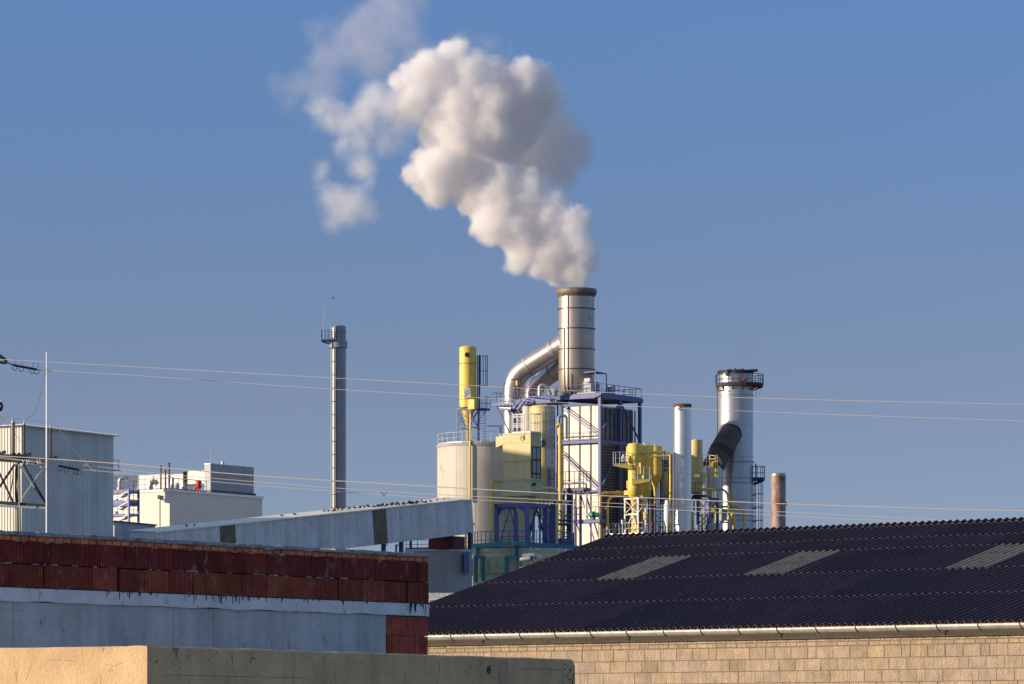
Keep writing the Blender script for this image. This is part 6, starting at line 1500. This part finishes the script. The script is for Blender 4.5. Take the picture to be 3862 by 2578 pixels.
# ---------------------------------------------------------------- pieces of one kind become parts of their own
def split_parts(names, single):
    for o in [o for o in list(scn.objects) if o.type=='MESH' and o.name.split('.')[0] in names]:
        bm=bmesh.new(); bm.from_mesh(o.data); bm.verts.ensure_lookup_table(); bmesh.ops.remove_doubles(bm,verts=bm.verts,dist=1e-5)
        seen=set(); isl=[]
        for v in bm.verts:
            if v in seen: continue
            st=[v]; seen.add(v); cur=[]
            while st:
                x=st.pop(); cur.append(x)
                for e in x.link_edges:
                    y=e.other_vert(x)
                    if y not in seen: seen.add(y); st.append(y)
            isl.append(cur)
        if len(isl)<2: bm.free(); continue
        for k,vs_ in enumerate(isl):
            idx={v:i for i,v in enumerate(vs_)}; fs_=[]; sm=[]
            for f in {f for v in vs_ for f in v.link_faces}: fs_.append([idx[v] for v in f.verts]); sm.append(f.smooth)
            me=bpy.data.meshes.new(o.name); me.from_pydata([v.co[:] for v in vs_],[],fs_); me.polygons.foreach_set('use_smooth',sm); me.update()
            for m_ in o.data.materials: me.materials.append(m_)
            if k==0: o_data=me; continue
            n=bpy.data.objects.new(single.get(o.name.split('.')[0],o.name.split('.')[0]),me); COL.objects.link(n); n.parent=o.parent; n.location=o.location
            if 'label' in o.keys(): n['label']=o['label']
        bm.free(); o.data=o_data
        if o.name.split('.')[0] in single: o.name=single[o.name.split('.')[0]]
split_parts(SPLIT,{'roof_screws':'roof_screw','tar_drips':'tar_drip'})
# ---------------------------------------------------------------- steam and smoke
def vol_mat(name, dens, col=(.97,.96,.95), aniso=.0, nz=None, absorb=None):
    m=bpy.data.materials.new(name); m.use_nodes=True; nt=m.node_tree; N=nt.nodes; L=nt.links
    for n in list(N): N.remove(n)
    out=N.new('ShaderNodeOutputMaterial'); v=N.new('ShaderNodeVolumePrincipled')
    v.inputs['Color'].default_value=(*col,1); v.inputs['Density'].default_value=dens; v.inputs['Anisotropy'].default_value=aniso
    L.new(v.outputs[0],out.inputs['Volume'])
    if nz:
        tc=N.new('ShaderNodeTexCoord'); n=N.new('ShaderNodeTexNoise'); n.inputs['Scale'].default_value=nz[0]; n.inputs['Detail'].default_value=nz[3] if len(nz)>3 else 3
        n.inputs['Roughness'].default_value=.6; n.inputs['Distortion'].default_value=.5
        L.new(tc.outputs['Object'],n.inputs['Vector'])
        mr=N.new('ShaderNodeMapRange'); mr.inputs[1].default_value=nz[1]; mr.inputs[2].default_value=nz[2]; mr.inputs[3].default_value=0; mr.inputs[4].default_value=dens
        mr.interpolation_type='SMOOTHSTEP'
        L.new(n.outputs['Fac'],mr.inputs[0]); L.new(mr.outputs[0],v.inputs['Density'])
    return m
def puffs(name, lst, D0, mtl, vox=.4, disp=((3.0,1.2),(1.1,.5),(.45,.22)), seed=0, sc=1.3636, ox=1000, oy=0, grow=1.0, kids=7, kr=(.28,.5)):
    """hull grown round a run of puffs; lst=(x,y,r[,dy]) in the photo's plume, dy metres behind D0"""
    rnd=random.Random(seed); bm=bmesh.new()
    for t in lst:
        x,y,r=t[:3]; dy=t[3] if len(t)>3 else rnd.uniform(-.35,.35)*r/40
        D=D0+dy; c=W(ox+x/sc,oy+y/sc,D); rr=r/sc*D/F*grow
        bmesh.ops.create_icosphere(bm,subdivisions=3,radius=rr*.93,matrix=Matrix.Translation(c))
        for _ in range(kids):
            d=Vector((rnd.gauss(0,1),rnd.gauss(0,1)-.3,rnd.gauss(0,1))).normalized(); q=rr*rnd.uniform(*kr)
            bmesh.ops.create_icosphere(bm,subdivisions=2,radius=q,matrix=Matrix.Translation(c+d*(rr*1.08-q*.72)))
    me=bpy.data.meshes.new(name); bm.to_mesh(me); bm.free()
    o=bpy.data.objects.new(name,me); COL.objects.link(o)
    md=o.modifiers.new('r','REMESH'); md.mode='VOXEL'; md.voxel_size=vox; md.use_smooth_shade=True
    for i,(size,st) in enumerate(disp):
        tx=bpy.data.textures.new(name,'CLOUDS'); tx.noise_scale=size; tx.noise_depth=1 if i<2 else 3
        tx.noise_type='HARD_NOISE' if i>0 else 'SOFT_NOISE'
        d=o.modifiers.new('d','DISPLACE'); d.texture=tx; d.texture_coords='GLOBAL'; d.strength=st; d.mid_level=.5 if i==0 else .35
        if i==0:
            s=o.modifiers.new('s','SMOOTH'); s.iterations=2
    dg=bpy.context.evaluated_depsgraph_get(); dg.update()
    m2=bpy.data.meshes.new_from_object(o.evaluated_get(dg)); 
    for md in list(o.modifiers): o.modifiers.remove(md)
    V=np.empty(len(m2.vertices)*3); m2.vertices.foreach_get('co',V); V=V.reshape(-1,3)
    c=Vector(((V[:,0].min()+V[:,0].max())/2,(V[:,1].min()+V[:,1].max())/2,V[:,2].min()))
    V-=np.array(c); m2.vertices.foreach_set('co',V.ravel()); m2.update()
    m2.materials.clear(); m2.materials.append(mtl)
    o.data=m2; o.location=c; m2.name=name
    return o
def grid_steam(o, lst, D0, mtl, dens=1., edge=1.2, warp=((3.2,1.5),(1.0,.55)), voxel=.2, seed=0, sc=1.3636, ox=1000, oy=0, k=.7, pad=2.2, hole=None, fat=1.1):
    """steam density held on a grid: smooth union of the puffs, torn by noise, fading towards its edge"""
    rnd=random.Random(seed); C=[]
    for t in lst:
        x,y,r=t[:3]; dy=t[3] if len(t)>3 else rnd.uniform(-.35,.35)*r/40
        D=D0+dy; c=W(ox+x/sc,oy+y/sc,D)-o.location; C.append((c,r/sc*D/F*fat))
    mn=[min(c[i]-r for c,r in C)-pad for i in range(3)]; mx_=[max(c[i]+r for c,r in C)+pad for i in range(3)]
    g=bpy.data.node_groups.new(o.name,'GeometryNodeTree'); g.interface.new_socket('Geometry',in_out='INPUT',socket_type='NodeSocketGeometry'); g.interface.new_socket('Geometry',in_out='OUTPUT',socket_type='NodeSocketGeometry')
    N=g.nodes; L=g.links; gi=N.new('NodeGroupInput'); go=N.new('NodeGroupOutput')
    pos=N.new('GeometryNodeInputPosition').outputs[0]; cur=pos
    def vm(op,a,b=None,sc_=None):
        n=N.new('ShaderNodeVectorMath'); n.operation=op
        for i,v in enumerate((a,b)):
            if v is None: continue
            if hasattr(v,'links'): L.new(v,n.inputs[i])
            else: n.inputs[i].default_value=v
        if sc_ is not None: n.inputs['Scale'].default_value=sc_
        return n.outputs['Value'] if op=='DISTANCE' else n.outputs[0]
    def mt(op,a,b=None,c=None,clamp=False):
        n=N.new('ShaderNodeMath'); n.operation=op; n.use_clamp=clamp
        for i,v in enumerate((a,b,c)):
            if v is None: continue
            if hasattr(v,'links'): L.new(v,n.inputs[i])
            else: n.inputs[i].default_value=v
        return n.outputs[0]
    for (size,amp) in warp:
        nz=N.new('ShaderNodeTexNoise'); nz.inputs['Scale'].default_value=1/size; nz.inputs['Detail'].default_value=4; nz.inputs['Roughness'].default_value=.62
        L.new(cur,nz.inputs['Vector']); c_=vm('SUBTRACT',nz.outputs['Color'],(.5,.5,.5)); c_=vm('SCALE',c_,None,amp*2.6); cur=vm('ADD',cur,c_)
    sd=None
    for c,r in C:
        d=vm('DISTANCE',cur,tuple(c)); d=mt('SUBTRACT',d,r)
        sd=d if sd is None else mt('SMOOTH_MIN',sd,d,k)
    den=mt('MULTIPLY',sd,-1/edge,clamp=False); den=mt('MINIMUM',mt('MAXIMUM',den,0.),1.)
    den=mt('POWER',den,1.4)
    if hole:
        nz=N.new('ShaderNodeTexNoise'); nz.inputs['Scale'].default_value=hole[0]; nz.inputs['Detail'].default_value=4; nz.inputs['Roughness'].default_value=.6
        L.new(cur,nz.inputs['Vector']); mr=N.new('ShaderNodeMapRange'); mr.inputs[1].default_value=hole[1]; mr.inputs[2].default_value=hole[2]; L.new(nz.outputs[0],mr.inputs[0]); den=mt('MULTIPLY',den,mr.outputs[0])
    den=mt('MULTIPLY',den,dens)
    vc=N.new('GeometryNodeVolumeCube'); L.new(den,vc.inputs['Density']); vc.inputs['Background'].default_value=0
    vc.inputs['Min'].default_value=mn; vc.inputs['Max'].default_value=mx_
    for i,a in enumerate('XYZ'): vc.inputs['Resolution '+a].default_value=max(8,int((mx_[i]-mn[i])/voxel))
    sm=N.new('GeometryNodeSetMaterial'); sm.inputs['Material'].default_value=mtl; L.new(vc.outputs[0],sm.inputs[0])
    jn=N.new('GeometryNodeJoinGeometry'); L.new(sm.outputs[0],jn.inputs[0]); L.new(gi.outputs[0],jn.inputs[0]); L.new(jn.outputs[0],go.inputs[0])
    md=o.modifiers.new('steam','NODES'); md.node_group=g
    return o
def grid_mat(name,col,aniso=0.,absorb=None):
    m=bpy.data.materials.new(name); m.use_nodes=True; nt=m.node_tree; N=nt.nodes
    for n in list(N): N.remove(n)
    out=N.new('ShaderNodeOutputMaterial'); v=N.new('ShaderNodeVolumePrincipled'); v.inputs['Color'].default_value=(*col,1); v.inputs['Density'].default_value=1; v.inputs['Anisotropy'].default_value=aniso
    nt.links.new(v.outputs[0],out.inputs['Volume']); return m
G_white=grid_mat('white_steam',(.988,.976,.972)); G_grey=grid_mat('grey_steam',(.97,.965,.965)); G_veil=grid_mat('veil_steam',(.80,.80,.86)); G_dark=grid_mat('dark_smoke',(.30,.30,.36))
H_core=vol_mat('steam_core',.04,(1,.99,.98)); H_thin=vol_mat('thin_core',.004,(1,.99,.98))
SD0=475
main=[(1606,1448,72,0),(1600,1400,92,0),(1505,1405,80,0),(1615,1330,98,0),(1420,1375,68),(1290,1352,58),(1240,1372,28),(1480,1290,130),(1330,1270,100),(1608,1240,95),(1572,1140,100),(1430,1160,138),(1290,1190,118),(1170,1140,115),(1100,1095,66),(1475,1050,92),(1330,1040,130),(1190,1030,128),(1070,1025,98),(1350,950,80),(1210,930,112),(1040,940,122),(900,970,95),(820,955,76),(760,900,74),(870,860,115),(1010,830,115),(1110,850,105),(1420,960,60),(1500,1010,50),
 (800,810,60),(1000,700,135),(1150,680,145),(1300,640,140,3),(1150,540,145),(1300,480,140,2),(1000,560,135),(880,620,105),(1410,400,82,2),(1450,350,38,2),(1320,370,92),(1180,380,100),(1050,390,105),(920,420,115),(960,290,90),(780,370,84),(720,340,45),(1000,240,62),(1430,480,80,3),(690,410,58),(760,560,75),(820,700,60),(1250,800,90,2),(1380,560,80,4),(840,330,85),(800,470,85),(730,520,70,2),(1100,300,60),(880,740,60)]
back=[(1420,560,125,6),(1480,700,125,7),(1590,730,92,7),(1610,800,75,7),(1520,850,90,7),(1420,790,120,7),(1350,860,100,6),(1645,690,46,7),(1545,955,55,6),(1500,640,100,7),(1560,640,60,7),(1560,900,60,7),(1660,760,36,7),(1440,930,60,6),(1400,420,90,7),(1480,480,70,7),(1500,930,60,6),(1330,780,100,6),(1250,820,80,5)]
left=[(275,560,72),(250,610,50),(340,620,75),(430,640,90),(520,600,95),(560,510,95),(640,560,105),(690,480,100),(480,730,85),(500,850,85),(410,760,75),(620,720,85),(350,1030,95),(430,1060,110),(370,1110,80),(290,870,60),(520,1080,80),(700,640,95),(300,960,60),(520,950,60),(700,740,60),(760,640,70),(600,640,80),(380,560,60)]
veil=[(650,60,140),(550,150,140),(450,230,140),(700,160,130),(330,300,120),(220,420,100),(130,470,85),(260,170,70),(560,320,130),(80,420,60),(760,20,110),(620,-60,140),(780,-60,120),(760,300,120),(300,420,110),(150,540,60),(1000,230,90),(1120,240,80),(1160,200,50),(1240,270,50)]
def steam(name,lst,D0,core,gm,lab,seed,grow=.85,vox=.5,sc=1.3636,ox=1000,**k):
    o=puffs(name,lst,D0,core,vox=vox,seed=seed,grow=grow,kids=4,disp=((2.6,.9),(1.0,.5)),sc=sc,ox=ox)
    grid_steam(o,lst,D0,gm,seed=seed,sc=sc,ox=ox,**k); tag(o,lab,'steam' if 'steam' in name else 'smoke',kind='stuff'); return o
steam('steam_plume',main,SD0,H_core,G_white,'dense white steam plume billowing up and left from the tallest chimney',3,dens=.85,edge=.62,voxel=.14,warp=((3.4,1.05),(1.2,.55),(.5,.34)),fat=1.09)
steam('steam_cloud',back,SD0,H_thin,G_grey,'grey shaded bulge of steam behind the right side of the plume',5,dens=.85,edge=1.3,voxel=.22,warp=((3.4,1.0),(1.1,.5),(.45,.22)),fat=1.2)
steam('steam_wisp',left,SD0,H_thin,G_white,'ragged half transparent steam hanging down left of the white plume',6,dens=.42,edge=1.9,voxel=.18,warp=((4,1.5),(1.3,.7),(.45,.2)),hole=(.16,.10,.56),fat=1.22)
steam('smoke_veil',veil,SD0+4,H_thin,G_veil,'faint grey lilac smoke veil drifting off the top edge above the plume',8,dens=.14,edge=2.0,voxel=.26,warp=((5,2.2),(1.8,1.0),(.6,.3)),hole=(.13,.16,.55),fat=1.25)
steam('rooftop_smoke',[(697,1772,9),(696,1752,10),(698,1735,12),(706,1720,13),(722,1716,12),(740,1713,12),(757,1712,12),(775,1716,12),(786,1728,9)],413,H_thin,G_dark,'faint dark smoke curling right from the rusty vent on the cream building',9,dens=.8,edge=.4,voxel=.09,warp=((1.2,.5),(.4,.2)),sc=1,ox=0,vox=.15,pad=.7,k=.2)
steam('chimney_smoke',[(2774,1385,45),(2790,1350,45),(2815,1318,40),(2840,1295,35)],482,H_thin,G_dark,'barely visible dark smoke above the wide silver chimney',10,dens=.05,edge=1.2,voxel=.25,sc=1,ox=0,vox=.3)
